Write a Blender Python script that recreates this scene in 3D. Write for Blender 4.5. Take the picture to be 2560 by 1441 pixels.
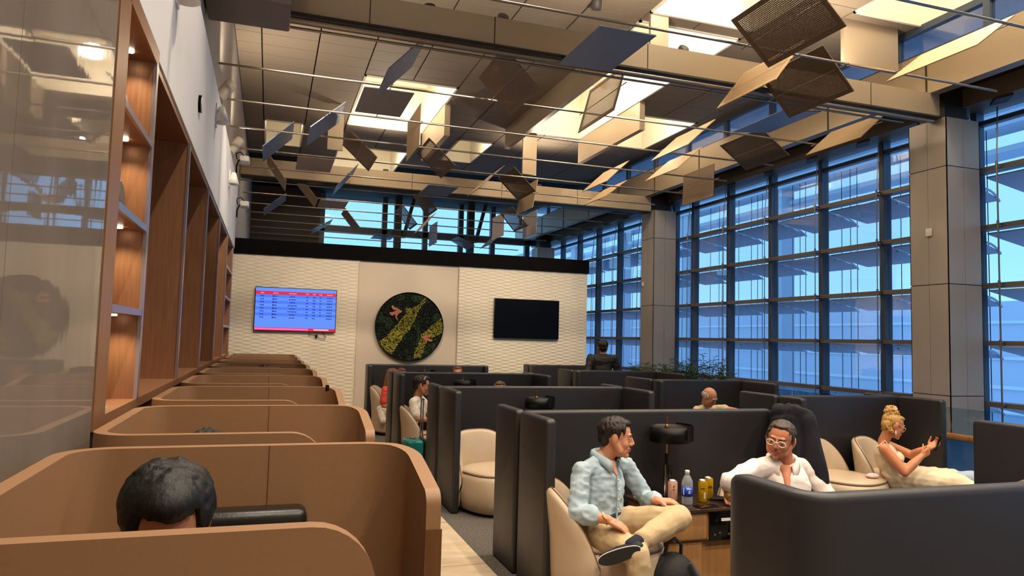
import bpy, bmesh, math, random
from math import sin, cos, pi, radians, sqrt, atan2, hypot
from mathutils import Vector, Matrix, Quaternion, noise as mnoise

for _o in list(bpy.data.objects): bpy.data.objects.remove(_o)
SC = bpy.context.scene
COL = SC.collection
random.seed(7)

# ------------------------------------------------------------------ camera
def make_camera():
    yaw, pitch, roll = radians(18.533), radians(4.094), radians(1.4937)
    fwd = Vector((sin(yaw)*cos(pitch), cos(yaw)*cos(pitch), sin(pitch)))
    right = Vector((cos(yaw), -sin(yaw), 0)); up = right.cross(fwd)
    r2 = right*cos(roll)+up*sin(roll); u2 = up*cos(roll)-right*sin(roll)
    m = Matrix((r2, u2, -fwd)).transposed().to_4x4(); m.translation = (0, 0, 1.65)
    cd = bpy.data.cameras.new('camera'); cam = bpy.data.objects.new('camera', cd)
    COL.objects.link(cam); cam.matrix_world = m
    cd.sensor_width = 36; cd.lens = 1801.86/2560*36; cd.clip_start = .05; cd.clip_end = 500
    SC.camera = cam
make_camera()

# ------------------------------------------------------------------ world: dusk sky
SKY_STRENGTH = 1.6
W = bpy.data.worlds.new('dusk_sky'); SC.world = W; W.use_nodes = True
def make_world():
    nt = W.node_tree; nt.nodes.clear()
    out = nt.nodes.new('ShaderNodeOutputWorld'); bg = nt.nodes.new('ShaderNodeBackground')
    tc = nt.nodes.new('ShaderNodeTexCoord'); sp = nt.nodes.new('ShaderNodeSeparateXYZ')
    rp = nt.nodes.new('ShaderNodeValToRGB')
    nt.links.new(tc.outputs['Generated'], sp.inputs[0]); nt.links.new(sp.outputs['Z'], rp.inputs[0])
    e = rp.color_ramp.elements
    e[0].position = 0.0; e[0].color = (.30, .66, .98, 1)
    e[1].position = 1.0; e[1].color = (.14, .34, .80, 1)
    n = e.new(.12); n.color = (.24, .57, .98, 1)
    n = e.new(.35); n.color = (.22, .48, .95, 1)
    nt.links.new(rp.outputs[0], bg.inputs[0]); bg.inputs[1].default_value = SKY_STRENGTH
    nt.links.new(bg.outputs[0], out.inputs[0])
make_world()
vs = SC.view_settings
vs.view_transform = 'Standard'; vs.look = 'None'; vs.gamma = 1; vs.exposure = 0.0; vs.use_curve_mapping = False

# light levels
WARM = (1.0, .85, .68)
K_DOWN, K_WALL, K_UP, K_SKYL, K_SHELF = 380, 500, 210, 150, 9.0

def add_light(name, kind, loc, power, color=WARM, target=None, size=.12, cone=90, blend=.6, parent=None):
    ld = bpy.data.lights.new(name, kind); ld.energy = power; ld.color = color
    if kind == 'SPOT': ld.spot_size = radians(cone); ld.spot_blend = blend; ld.shadow_soft_size = size
    elif kind == 'AREA': ld.size = size
    else: ld.shadow_soft_size = size
    o = bpy.data.objects.new(name, ld); COL.objects.link(o); o.location = loc
    if target is not None:
        o.rotation_euler = (Vector(target)-Vector(loc)).to_track_quat('-Z', 'Y').to_euler()
    if parent: o.parent = parent
    return o

# ------------------------------------------------------------------ materials
def lin(c):
    def f(v):
        v /= 255.0
        return v/12.92 if v <= .04045 else ((v+.055)/1.055)**2.4
    return (f(c[0]), f(c[1]), f(c[2]), 1)
MATS = {}
def mat(name, rgb, rough=.5, metal=0, spec=.5, noise=None, bump=None, emit=None, coat=0, sheen=0, stretch=(1, 1, 1), trans=0, ior=1.45, alpha=1, sss=0):
    if name in MATS: return MATS[name]
    m = bpy.data.materials.new(name); m.use_nodes = True; nt = m.node_tree; b = nt.nodes['Principled BSDF']
    c = lin(rgb)
    b.inputs['Base Color'].default_value = c; b.inputs['Roughness'].default_value = rough
    b.inputs['Metallic'].default_value = metal; b.inputs['Specular IOR Level'].default_value = spec
    b.inputs['Coat Weight'].default_value = coat; b.inputs['Sheen Weight'].default_value = sheen
    b.inputs['Transmission Weight'].default_value = trans; b.inputs['IOR'].default_value = ior
    b.inputs['Alpha'].default_value = alpha
    if sss:
        b.inputs['Subsurface Weight'].default_value = sss; b.inputs['Subsurface Radius'].default_value = (.02, .008, .004)
        b.inputs['Subsurface Scale'].default_value = .5
    if noise or bump:
        tc = nt.nodes.new('ShaderNodeTexCoord'); mp = nt.nodes.new('ShaderNodeMapping'); mp.inputs['Scale'].default_value = stretch
        nt.links.new(tc.outputs['Object'], mp.inputs[0])
    if noise:
        sc, amt, rgb2 = noise[0], noise[1], noise[2] if len(noise) > 2 else None
        nz = nt.nodes.new('ShaderNodeTexNoise'); nz.inputs['Scale'].default_value = sc; nz.inputs['Detail'].default_value = 5
        nt.links.new(mp.outputs[0], nz.inputs[0])
        mr = nt.nodes.new('ShaderNodeMapRange'); mr.inputs[1].default_value = .3; mr.inputs[2].default_value = .7
        nt.links.new(nz.outputs[0], mr.inputs[0])
        mx = nt.nodes.new('ShaderNodeMix'); mx.data_type = 'RGBA'
        c2 = lin(rgb2) if rgb2 else tuple(max(0, v*(1-amt)) for v in c[:3])+(1,)
        mx.inputs[6].default_value = c if rgb2 else tuple(min(1, v*(1+amt*.5)) for v in c[:3])+(1,); mx.inputs[7].default_value = c2
        nt.links.new(mr.outputs[0], mx.inputs[0]); nt.links.new(mx.outputs[2], b.inputs['Base Color'])
    if bump:
        nb = nt.nodes.new('ShaderNodeTexNoise'); nb.inputs['Scale'].default_value = bump[0]; nb.inputs['Detail'].default_value = 4
        nt.links.new(mp.outputs[0], nb.inputs[0])
        bp = nt.nodes.new('ShaderNodeBump'); bp.inputs['Strength'].default_value = bump[1]; bp.inputs['Distance'].default_value = bump[2] if len(bump) > 2 else .01
        nt.links.new(nb.outputs[0], bp.inputs['Height']); nt.links.new(bp.outputs[0], b.inputs['Normal'])
    if emit:
        b.inputs['Emission Color'].default_value = lin(emit[0]); b.inputs['Emission Strength'].default_value = emit[1]
    MATS[name] = m
    return m

def glass_mat(name, tint, refl=.5, rough=0.0):
    if name in MATS: return MATS[name]
    m = bpy.data.materials.new(name); m.use_nodes = True; nt = m.node_tree; nt.nodes.clear()
    out = nt.nodes.new('ShaderNodeOutputMaterial'); mix = nt.nodes.new('ShaderNodeMixShader')
    tr = nt.nodes.new('ShaderNodeBsdfTransparent'); tr.inputs[0].default_value = tint+(1,)
    gl = nt.nodes.new('ShaderNodeBsdfGlossy'); gl.inputs['Roughness'].default_value = rough
    fr = nt.nodes.new('ShaderNodeFresnel'); fr.inputs[0].default_value = 1.45
    mu = nt.nodes.new('ShaderNodeMath'); mu.operation = 'MULTIPLY'; mu.inputs[1].default_value = refl
    nt.links.new(fr.outputs[0], mu.inputs[0]); nt.links.new(mu.outputs[0], mix.inputs[0])
    nt.links.new(tr.outputs[0], mix.inputs[1]); nt.links.new(gl.outputs[0], mix.inputs[2]); nt.links.new(mix.outputs[0], out.inputs[0])
    MATS[name] = m; return m

def perforated_mat(name, rgb, pitch=.018, hole=.30):
    m = bpy.data.materials.new(name); m.use_nodes = True; nt = m.node_tree; b = nt.nodes['Principled BSDF']
    out = nt.nodes['Material Output']
    b.inputs['Base Color'].default_value = lin(rgb); b.inputs['Roughness'].default_value = .5; b.inputs['Metallic'].default_value = .2
    tc = nt.nodes.new('ShaderNodeTexCoord')
    def node(op, a, bb=None):
        n = nt.nodes.new('ShaderNodeMath'); n.operation = op
        for k, v in enumerate((a, bb)):
            if v is None: continue
            if isinstance(v, (int, float)): n.inputs[k].default_value = v
            else: nt.links.new(v, n.inputs[k])
        return n.outputs[0]
    sp = nt.nodes.new('ShaderNodeSeparateXYZ'); nt.links.new(tc.outputs['Object'], sp.inputs[0])
    d = []
    for ax in ('X', 'Y'):
        fr = node('FRACT', node('ADD', node('DIVIDE', sp.outputs[ax], pitch), 100.0)); d.append(node('SUBTRACT', fr, .5))
    r2 = node('ADD', node('MULTIPLY', d[0], d[0]), node('MULTIPLY', d[1], d[1]))
    holes = node('LESS_THAN', r2, hole*hole)
    # plain border around the perforated field
    bx = node('LESS_THAN', node('ABSOLUTE', sp.outputs['X']), .29); by = node('LESS_THAN', node('ABSOLUTE', sp.outputs['Y']), .52)
    h = node('MULTIPLY', holes, node('MULTIPLY', bx, by))
    tr = nt.nodes.new('ShaderNodeBsdfTransparent'); mx = nt.nodes.new('ShaderNodeMixShader')
    nt.links.new(h, mx.inputs[0]); nt.links.new(b.outputs[0], mx.inputs[1]); nt.links.new(tr.outputs[0], mx.inputs[2]); nt.links.new(mx.outputs[0], out.inputs[0])
    MATS[name] = m; return m

# ------------------------------------------------------------------ mesh builder
class MB:
    def __init__(s): s.v = []; s.f = []; s.sm = []
    def add(s, vs, fs, smooth=False):
        o = len(s.v); s.v += [tuple(p) for p in vs]; s.f += [tuple(i+o for i in f) for f in fs]; s.sm += [smooth]*len(fs); return s
    def box(s, lo, hi):
        x0, y0, z0 = lo; x1, y1, z1 = hi
        return s.add([(x0,y0,z0),(x1,y0,z0),(x1,y1,z0),(x0,y1,z0),(x0,y0,z1),(x1,y0,z1),(x1,y1,z1),(x0,y1,z1)],
                     [(0,3,2,1),(4,5,6,7),(0,1,5,4),(1,2,6,5),(2,3,7,6),(3,0,4,7)])
    def obox(s, c, ax, ay, az):
        c, ax, ay, az = map(Vector, (c, ax, ay, az)); P = []
        for k in (-1, 1):
            for i, j in ((-1,-1),(1,-1),(1,1),(-1,1)): P.append(c+ax*i+ay*j+az*k)
        return s.add(P, [(0,3,2,1),(4,5,6,7),(0,1,5,4),(1,2,6,5),(2,3,7,6),(3,0,4,7)])
    def cyl(s, p0, p1, r0, r1=None, n=12, caps=True, smooth=True):
        p0, p1 = Vector(p0), Vector(p1); r1 = r0 if r1 is None else r1
        d = (p1-p0).normalized(); u = d.orthogonal().normalized(); w = d.cross(u)
        P = []
        for p, r in ((p0, r0), (p1, r1)):
            for k in range(n):
                a = 2*pi*k/n; P.append(p+u*cos(a)*r+w*sin(a)*r)
        s.add(P, [(k, (k+1) % n, n+(k+1) % n, n+k) for k in range(n)], smooth)
        if caps: s.add(P[:n], [tuple(range(n))[::-1]]); s.add(P[n:], [tuple(range(n))])
        return s
    def lathe(s, prof, c=(0, 0, 0), n=24, smooth=True, rx=1, ry=1):
        P = []; m = len(prof)
        for k in range(n):
            a = 2*pi*k/n
            for r, z in prof: P.append((c[0]+cos(a)*r*rx, c[1]+sin(a)*r*ry, c[2]+z))
        F = []
        for k in range(n):
            k2 = (k+1) % n
            for i in range(m-1): F.append((k*m+i, k2*m+i, k2*m+i+1, k*m+i+1))
        return s.add(P, F, smooth)
    def prism(s, poly, origin, u, v, h, smooth=False):
        o, u, v, h = map(Vector, (origin, u, v, h)); n = len(poly)
        A = [o+u*a+v*b for a, b in poly]; B = [p+h for p in A]
        s.add(A+B, [(k, (k+1) % n, n+(k+1) % n, n+k) for k in range(n)], smooth)
        s.add(A, [tuple(range(n))[::-1]]); s.add(B, [tuple(range(n))]); return s
    def tube(s, pts, r, n=8, smooth=True, radii=None):
        pts = [Vector(p) for p in pts]; R = []
        t = (pts[1]-pts[0]).normalized(); u = t.orthogonal().normalized()
        for i, p in enumerate(pts):
            if i == 0: t = (pts[1]-pts[0])
            elif i == len(pts)-1: t = pts[-1]-pts[-2]
            else: t = pts[i+1]-pts[i-1]
            t.normalize(); u = (u-t*u.dot(t)).normalized(); w = t.cross(u); rr = radii[i] if radii else r
            R += [p+u*cos(2*pi*k/n)*rr+w*sin(2*pi*k/n)*rr for k in range(n)]
        F = [(i*n+k, i*n+(k+1) % n, (i+1)*n+(k+1) % n, (i+1)*n+k) for i in range(len(pts)-1) for k in range(n)]
        s.add(R, F, smooth); m = len(pts)
        s.add(R[:n], [tuple(range(n))[::-1]]); s.add(R[-n:], [tuple(range(n))]); return s
    def sphere(s, c, r, nu=14, nv=8, sc=(1, 1, 1), rot=None):
        P = []; F = []
        for i in range(nv+1):
            th = pi*i/nv
            for k in range(nu):
                a = 2*pi*k/nu; q = Vector((sin(th)*cos(a)*sc[0]*r, sin(th)*sin(a)*sc[1]*r, cos(th)*sc[2]*r))
                if rot: q = rot @ q
                P.append(Vector(c)+q)
        for i in range(nv):
            for k in range(nu): F.append((i*nu+k, (i+1)*nu+k, (i+1)*nu+(k+1) % nu, i*nu+(k+1) % nu))
        return s.add(P, F, True)
    def mesh(s, name, weld=False):
        me = bpy.data.meshes.new(name); me.from_pydata(s.v, [], s.f)
        me.polygons.foreach_set('use_smooth', s.sm)
        bm = bmesh.new(); bm.from_mesh(me)
        if weld: bmesh.ops.remove_doubles(bm, verts=bm.verts, dist=1e-5)
        bmesh.ops.recalc_face_normals(bm, faces=bm.faces); bm.to_mesh(me); bm.free(); me.update(); return me
    def build(s, name, m, parent=None, bevel=0, segs=2, weld=False, **kw):
        me = s.mesh(name, weld or bevel > 0)
        if bevel:
            bm = bmesh.new(); bm.from_mesh(me)
            ed = [e for e in bm.edges if len(e.link_faces) == 2 and e.calc_face_angle() > .6]
            bmesh.ops.bevel(bm, geom=ed, offset=bevel, segments=segs, profile=.5, affect='EDGES', clamp_overlap=True)
            for f in bm.faces: f.smooth = True
            bm.to_mesh(me); bm.free()
            me.set_sharp_from_angle(angle=radians(40))
        return link(name, me, m, parent, **kw)

def link(name, me, m, parent=None, **kw):
    o = bpy.data.objects.new(name, me); COL.objects.link(o)
    if m is not None: me.materials.clear(); me.materials.append(m)
    if parent: o.parent = parent
    tag(o, **kw); return o
def tag(o, label=None, cat=None, group=None, kind=None):
    if label: o['label'] = label
    if cat: o['category'] = cat
    if group: o['group'] = group
    if kind: o['kind'] = kind
    return o
def empty(name, loc=(0, 0, 0), rz=0, **kw):
    o = bpy.data.objects.new(name, None); COL.objects.link(o); o.location = loc; o.rotation_euler = (0, 0, rz); o.empty_display_size = .1
    tag(o, **kw); return o
def copy_tree(o, parent=None):
    c = o.copy(); COL.objects.link(c); c.parent = parent
    for ch in o.children: copy_tree(ch, c)
    return c
def text_mesh(name, s, size, m, parent, loc, rot, align='LEFT', extrude=0.0, **kw):
    cu = bpy.data.curves.new(name, 'FONT'); cu.body = s; cu.size = size; cu.align_x = align; cu.extrude = extrude
    t = bpy.data.objects.new(name, cu); COL.objects.link(t)
    bpy.context.view_layer.update()
    me = bpy.data.meshes.new_from_object(t.evaluated_get(bpy.context.evaluated_depsgraph_get()))
    bpy.data.objects.remove(t); bpy.data.curves.remove(cu)
    o = link(name, me, m, parent, **kw); o.location = loc; o.rotation_euler = rot; return o
# ================================================================== materials used by the setting
M_CARPET = mat('charcoal_carpet', (104, 98, 90), .95, spec=.1, noise=(60, .45), bump=(220, .6, .01))
M_MARBLE = mat('cream_marble', (214, 198, 172), .25, noise=(2.2, 0, (196, 172, 138)), stretch=(1, 3, 1))
M_GROUT = mat('tile_grout', (150, 134, 112), .9)
M_STONE = mat('polished_taupe_stone', (132, 120, 108), .03, spec=.5, ior=1.28, noise=(1.6, 0, (112, 101, 90)), bump=(2.2, .07, .02), stretch=(1, 1, .25))
M_WHITEWALL = mat('matt_white_paint', (232, 229, 226), .7, noise=(3, .02))
M_UPPER = mat('upper_wall_paint', (170, 160, 148), .8)
M_BRONZE = mat('bronze_laminate', (152, 108, 76), .38, metal=.25, noise=(9, .18), stretch=(8, 8, .4))
M_BRONZE_D = mat('bronze_panel', (134, 92, 66), .33, metal=.35, noise=(6, .12), stretch=(6, 6, .3))
M_TRIMMETAL = mat('lavender_lit_edge', (178, 168, 176), .3, metal=.8)  # edge metal tinted lavender for the bluish light it catches
M_CEIL = mat('taupe_ceiling_panel', (134, 120, 102), .62, noise=(30, .16), stretch=(.25, 9, 1))
M_CEILBACK = mat('ceiling_void_black', (16, 14, 12), .9)
M_SKYL = mat('skylight_white_lining', (232, 224, 204), .6)
M_BEAM = mat('champagne_beam_cladding', (168, 150, 126), .42, metal=.25)
M_BEAM_D = mat('dark_soffit_metal', (52, 46, 40), .5, metal=.2)
M_COLCLAD = mat('grey_column_cladding', (172, 160, 148), .45, metal=.15)
M_COLCORE = mat('column_joint_dark', (28, 26, 24), .8)
M_MULL = mat('blue_grey_window_metal', (72, 82, 96), .45, metal=.4)
M_MULL_W = mat('bronze_grey_window_metal', (120, 108, 94), .45, metal=.3)
M_GLASS = glass_mat('window_glass', (.99, .995, 1.0), .25)
M_GLASS2 = glass_mat('balustrade_glass', (.80, .88, .90), .8)
def frosted_mat():
    m = bpy.data.materials.new('frosted_blue_glass'); m.use_nodes = True; nt = m.node_tree; nt.nodes.clear()
    out = nt.nodes.new('ShaderNodeOutputMaterial'); mix = nt.nodes.new('ShaderNodeMixShader'); mix.inputs[0].default_value = .5
    a = nt.nodes.new('ShaderNodeBsdfTranslucent'); a.inputs[0].default_value = (.62, .80, .92, 1)
    b = nt.nodes.new('ShaderNodeBsdfDiffuse'); b.inputs[0].default_value = (.34, .52, .68, 1)
    nt.links.new(a.outputs[0], mix.inputs[1]); nt.links.new(b.outputs[0], mix.inputs[2]); nt.links.new(mix.outputs[0], out.inputs[0]); return m
M_FROST = frosted_mat()
M_STEEL = mat('brushed_steel', (150, 140, 128), .35, metal=.9)
M_BLACK = mat('black_fascia_paint', (12, 10, 10), .9, spec=.1)
M_RELIEF = mat('ivory_relief_plaster', (226, 214, 190), .75)
M_FLAT = mat('beige_plaster', (206, 190, 168), .75)
M_WOOD = mat('oak_veneer', (150, 104, 58), .4, noise=(5, .25), stretch=(6, 6, .5))
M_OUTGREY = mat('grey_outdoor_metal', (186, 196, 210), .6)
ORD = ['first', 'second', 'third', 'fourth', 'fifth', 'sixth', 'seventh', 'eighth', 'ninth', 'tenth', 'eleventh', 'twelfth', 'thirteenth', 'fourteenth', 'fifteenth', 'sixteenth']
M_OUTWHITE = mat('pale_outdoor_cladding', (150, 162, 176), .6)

def struct(name, m, mb, parent=None, **kw):
    if parent is None: kw.setdefault('kind', 'structure')
    return mb.build(name, m, parent, **kw)

# ------------------------------------------------------------------ floor
floor = struct('floor', M_CARPET, MB().box((1.6, -3, -.2), (7.55, 27, 0)), label='charcoal carpet floor of the seating area')
struct('floor_aisle', M_GROUT, MB().box((-1.2, -3, -.2), (1.6, 27, -.012)), label='cream marble aisle beside the tan pods')
aisle = bpy.data.objects['floor_aisle']
tile_me = MB().box((-.259, -.596, -.012), (.259, .596, 0)).mesh('tile')
for i in range(2):
    for j in range(13):
        t = link('tile', tile_me, M_MARBLE, aisle); t.location = (.55+.2625+.525*i, 2.2+1.2*j, 0)
tile2 = MB().box((-.546, -.596, -.012), (.546, .596, 0)).mesh('tile')
for j in range(13):
    t = link('tile', tile2, M_MARBLE, aisle); t.location = (0, 2.2+1.2*j, 0)
struct('floor_atrium', mat('atrium_floor_stone', (70, 76, 84), .4), MB().box((7.55, -3, -4.3), (10.3, 27, -4.1)))
struct('wall_atrium', mat('atrium_edge', (90, 96, 104), .6), MB().box((7.5, -3, -4.1), (7.55, 27, -.2)))

# ------------------------------------------------------------------ left wall: polished stone, shelving, white fascia
wl = struct('wall_left', M_GROUT, MB().box((-1.25, -3, 0), (-.71, 3.43, 3.2)), label='polished taupe stone wall reflecting the room')
for k, (y0, y1) in enumerate(((-2.9, -.2), (-.196, 2.26), (2.264, 3.42))):
    MB().box((-.71, y0, .0), (-.68, y1, 3.2)).build('stone_panel', M_STONE, wl)
struct('wall_left_fascia', M_WHITEWALL, MB().box((-.95, -3, 3.22), (-.68, 14.45, 4.42)), label='white painted fascia above the bronze shelving')
struct('wall_left_upper', M_UPPER, MB().box((-1.4, -3, 4.42), (-.76, 27, 8.0)), label='tall grey-beige wall rising above the fascia to the ceiling')
struct('wall_left_base', mat('dark_plinth', (40, 34, 30), .6), MB().box((-1.25, 3.43, 0), (-.70, 14.45, 1.22)))
struct('wall_left_behind', M_UPPER, MB().box((-1.4, 14.6, 0), (-.76, 27, 4.42)))

# ------------------------------------------------------------------ built-in bronze shelving
SH = empty('display_shelving', (-.68, 3.43, 1.22), label='built-in bronze wall shelving with lit niches along the left wall', cat='shelving')
def shp(name, m, lo, hi, parent=None, **kw):
    mb = MB().box(tuple(a-b for a, b in zip(lo, (-.68, 3.43, 1.22))), tuple(a-b for a, b in zip(hi, (-.68, 3.43, 1.22))))
    return mb.build(name, m, parent or SH, **kw)
XB = -1.13
shp('back_panel', M_BRONZE_D, (XB-.03, 3.43, 1.22), (XB, 14.4, 3.22))
shp('frame_post', M_BRONZE, (XB, 3.43, 1.22), (-.675, 3.66, 3.26))
shp('bottom_board', M_BRONZE, (XB, 3.66, 1.22), (-.675, 14.4, 1.27))
shp('top_board', M_BRONZE_D, (XB, 3.66, 3.17), (-.69, 14.4, 3.22))
shp('frame_top', M_BRONZE, (-.69, 3.43, 3.17), (-.675, 4.53, 3.26))
DIV = [4.46, 6.3, 8.2, 10.2, 12.1, 13.9]
for d in DIV:
    p = shp('divider', M_BRONZE, (XB, d, 1.27), (-.69, d+.05, 3.17))
    shp('edge_trim', M_TRIMMETAL, (-.69, d-.005, 1.27), (-.672, d+.055, 3.17), p)
SHELVES = [1.75, 2.22, 2.70]
for (y0, y1) in ((3.66, 4.46), (12.15, 13.9)):
    for z in SHELVES:
        p = shp('shelf', M_BRONZE, (XB, y0, z-.02), (-.69, y1, z+.012))
        shp('edge_trim', M_TRIMMETAL, (-.69, y0, z-.022), (-.674, y1, z+.014), p)
M_PUCK = mat('puck_light_lens', (255, 244, 220), .4, emit=((255, 236, 205), 18))
for z in (1.75, 2.22, 2.70, 3.19):
    zz = z-.023 if z < 3 else 3.168
    p = MB().cyl((0, 0, 0), (0, 0, -.006), .022, n=16).build('puck_light', M_PUCK, SH); p.location = (-.11, .88, zz-1.22)
    l = add_light('puck_lamp', 'SPOT', (-.11, .88, zz-1.235), K_SHELF, (1, .76, .5), size=.02, cone=130, blend=.8, parent=SH)
    for yy in (8.9,):
        p = MB().cyl((0, 0, 0), (0, 0, -.006), .02, n=12).build('puck_light', M_PUCK, SH); p.location = (-.2, yy+.6, zz-1.22)
        add_light('puck_lamp', 'SPOT', (-.2, yy+.6, zz-1.235), K_SHELF*1.6, (1, .76, .5), size=.02, cone=130, blend=.8, parent=SH)

# ------------------------------------------------------------------ back partition wall
wb = struct('wall_back', M_FLAT, MB().box((-.72, 14.5, 0), (6.6, 14.75, 3.14)), label='beige partition wall carrying the screens and moss disc')
struct('trim_1', M_BLACK, MB().box((-.72, 14.44, 3.14), (6.62, 14.78, 3.43)), label='black fascia along the top of the back partition')
struct('baseboard_back', M_WOOD, MB().box((-.7, 14.47, 0), (6.6, 14.5, .2)))
def relief(x0, x1, z0, z1):
    nx = int((x1-x0)/.026); nz = int((z1-z0)/.0055); V = []; F = []
    for j in range(nz+1):
        z = z0+(z1-z0)*j/nz
        for i in range(nx+1):
            x = x0+(x1-x0)*i/nx
            row = z/.036
            ph = sin(2*pi*x/.42+.6*sin(x*3.1))*.33
            t = (row+ph*(1 if int(math.floor(row)) % 2 == 0 else -1))
            # ridge profile: sharp upper lip, soft underside; ridges of alternate rows bow against each other
            a = row-math.floor(row); edge = .5+.42*sin(2*pi*x/.32+.5*sin(x*2.3)+(pi if int(math.floor(row)) % 2 else 0))
            h = 1-abs(a-edge)/max(edge, 1-edge, .05)
            V.append((x, 14.5-.004-.022*max(0, h), z))
    for j in range(nz):
        for i in range(nx):
            a = j*(nx+1)+i; F.append((a, a+1, a+nx+2, a+nx+1))
    mb = MB(); mb.add(V, F, True)
    mb.box((x0, 14.485, z0), (x1, 14.5, z1)); return mb
relief(-.7, 1.64, .2, 3.14).build('relief_panel', M_RELIEF, wb)
relief(3.7, 6.6, .2, 3.14).build('relief_panel', M_RELIEF, wb)
MB().box((1.64, 14.46, .2), (1.655, 14.5, 3.14)).box((3.685, 14.46, .2), (3.7, 14.5, 3.14)).build('edge_strip', M_FLAT, wb)

# ------------------------------------------------------------------ ceiling with planks and skylight wells
ZC = 6.6
SKY = [(1.5, 3.34, 13.6, 17.0, 1.2), (5.18, 7.0, 9.6, 15.9, 1.5), (7.02, 8.86, 13.7, 16.2, 1.2), (-.34, .58, 17.4, 19.6, .8), (4.26, 5.18, 17.2, 19.4, .9),
       (7.94, 9.3, 4.0, 8.2, 1.5), (5.18, 7.0, 3.6, 9.3, 1.5), (1.5, 3.34, 19.0, 22, 1.0)]
GX = [-.76+.42]
while GX[-1] < 9.2: GX.append(GX[-1]+.92)
GX = [-.76]+GX; GX[-1] = 9.3
GY = [2.0+.47*k for k in range(40)]
ceil = empty('ceiling', (0, 0, 0), kind='structure', label='taupe plank ceiling with dark joints and white skylight wells')
# void above the planks, pierced by the wells
def minus_rects(x0, x1, y0, y1, holes):
    xs = sorted({x0, x1, *[h[0] for h in holes], *[h[1] for h in holes]}); ys = sorted({y0, y1, *[h[2] for h in holes], *[h[3] for h in holes]})
    for a, b in zip(xs, xs[1:]):
        for c, d in zip(ys, ys[1:]):
            mx, my = (a+b)/2, (c+d)/2
            if not any(h[0] < mx < h[1] and h[2] < my < h[3] for h in holes): yield a, b, c, d
mb = MB()
for a, b, c, d in minus_rects(-.76, 9.3, -3, 27, SKY): mb.box((a, c, ZC+.05), (b, d, ZC+.12))
mb.build('ceiling_void', M_CEILBACK, ceil)
def clip(a, b, c, d, holes):
    rects = [(a, b, c, d)]
    for h in holes:
        nr = []
        for (x0, x1, y0, y1) in rects:
            if x1 <= h[0] or x0 >= h[1] or y1 <= h[2] or y0 >= h[3]: nr.append((x0, x1, y0, y1)); continue
            if y0 < h[2]: nr.append((x0, x1, y0, h[2]))
            if y1 > h[3]: nr.append((x0, x1, h[3], y1))
            yy0, yy1 = max(y0, h[2]), min(y1, h[3])
            if x0 < h[0]: nr.append((x0, h[0], yy0, yy1))
            if x1 > h[1]: nr.append((h[1], x1, yy0, yy1))
        rects = [q for q in nr if q[1]-q[0] > .04 and q[3]-q[2] > .04]
    return rects
plank_cache = {}; rest = MB(); cnt = 0
for j, y in enumerate(GY):
    for i in range(len(GX)-1):
        for (a, b, c, d) in clip(GX[i]+.012, GX[i+1]-.012, y+.005, y+.465, SKY):
            if 8.4 < y < 18 and cnt < 298 and not (y < 9.2 and a < 0):
                w, l = round(b-a, 3), round(d-c, 3)
                if (w, l) not in plank_cache: plank_cache[(w, l)] = MB().box((-w/2, -l/2, 0), (w/2, l/2, .05)).mesh('plank')
                p = link('plank', plank_cache[(w, l)], M_CEIL, ceil); p.location = ((a+b)/2, (c+d)/2, ZC); cnt += 1
            else: rest.box((a, c, ZC), (b, d, ZC+.05))
o = rest.build('far_planks', M_CEIL, ceil); o['kind'] = 'stuff'
for (x0, x1, y0, y1, h) in SKY:
    sk = MB(); zt = ZC+h; t = .04
    sk.box((x0, y0, ZC-.02), (x0+t, y1, zt)).box((x1-t, y0, ZC-.02), (x1, y1, zt)).box((x0, y0, ZC-.02), (x1, y0+t, zt)).box((x0, y1-t, ZC-.02), (x1, y1, zt))
    sk.box((x0, y0, zt), (x1, y1, zt+.05))
    sk.build('skylight_well', M_SKYL, ceil)
    # sloping reflector boards inside the well
    rf = MB(); n = max(1, int((y1-y0)/1.7))
    for k in range(n):
        ya = y0+(y1-y0)*(k+.5)/n; rf.obox(((x0+x1)/2, ya, ZC+h*.62), ((x1-x0)/2-.06, 0, 0), (0, .5, .22), (0, -.006, .012))
    rf.build('reflector', M_SKYL, ceil)
    for q in range(n):
        add_light('skylight_lamp', 'POINT', ((x0+x1)/2-.25, y0+(y1-y0)*(q+.25)/n, ZC+h*.4), K_SKYL*(x1-x0)*(y1-y0)/6/n, (1, .86, .68), size=.15, parent=ceil)

# hanging baffle boards around the wells
def baffle(lo, hi, lab):
    MB().box((0, 0, 0), tuple(b-a for a, b in zip(lo, hi))).build('ceiling_baffle', M_BEAM, label=lab, cat='ceiling baffle', group='ceiling baffles').location = lo
baffle((5.06, 10.2, 6.12), (5.16, 15.9, 6.6), 'long ceiling baffle along the left of the big lit skylight')
baffle((6.98, 12.9, 6.0), (7.1, 16.0, 6.6), 'ceiling baffle between two lit skylights on the right')
baffle((3.3, 14.6, 5.9), (3.42, 17.0, 6.6), 'brown ceiling baffle right of the smaller skylight')
baffle((5.55, 16.0, 5.6), (5.9, 16.06, 6.6), 'narrow upright ceiling baffle in front of the far beam')
baffle((1.0, 15.6, 5.6), (1.32, 15.66, 6.6), 'narrow upright ceiling baffle left of the smaller skylight')
baffle((5.2, 9.3, 6.1), (5.5, 9.36, 7.2), 'upright ceiling baffle at the near edge of the big skylight')
baffle((7.95, 8.4, 5.9), (9.0, 8.46, 7.2), 'pale upright ceiling baffle above the near column')

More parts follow.
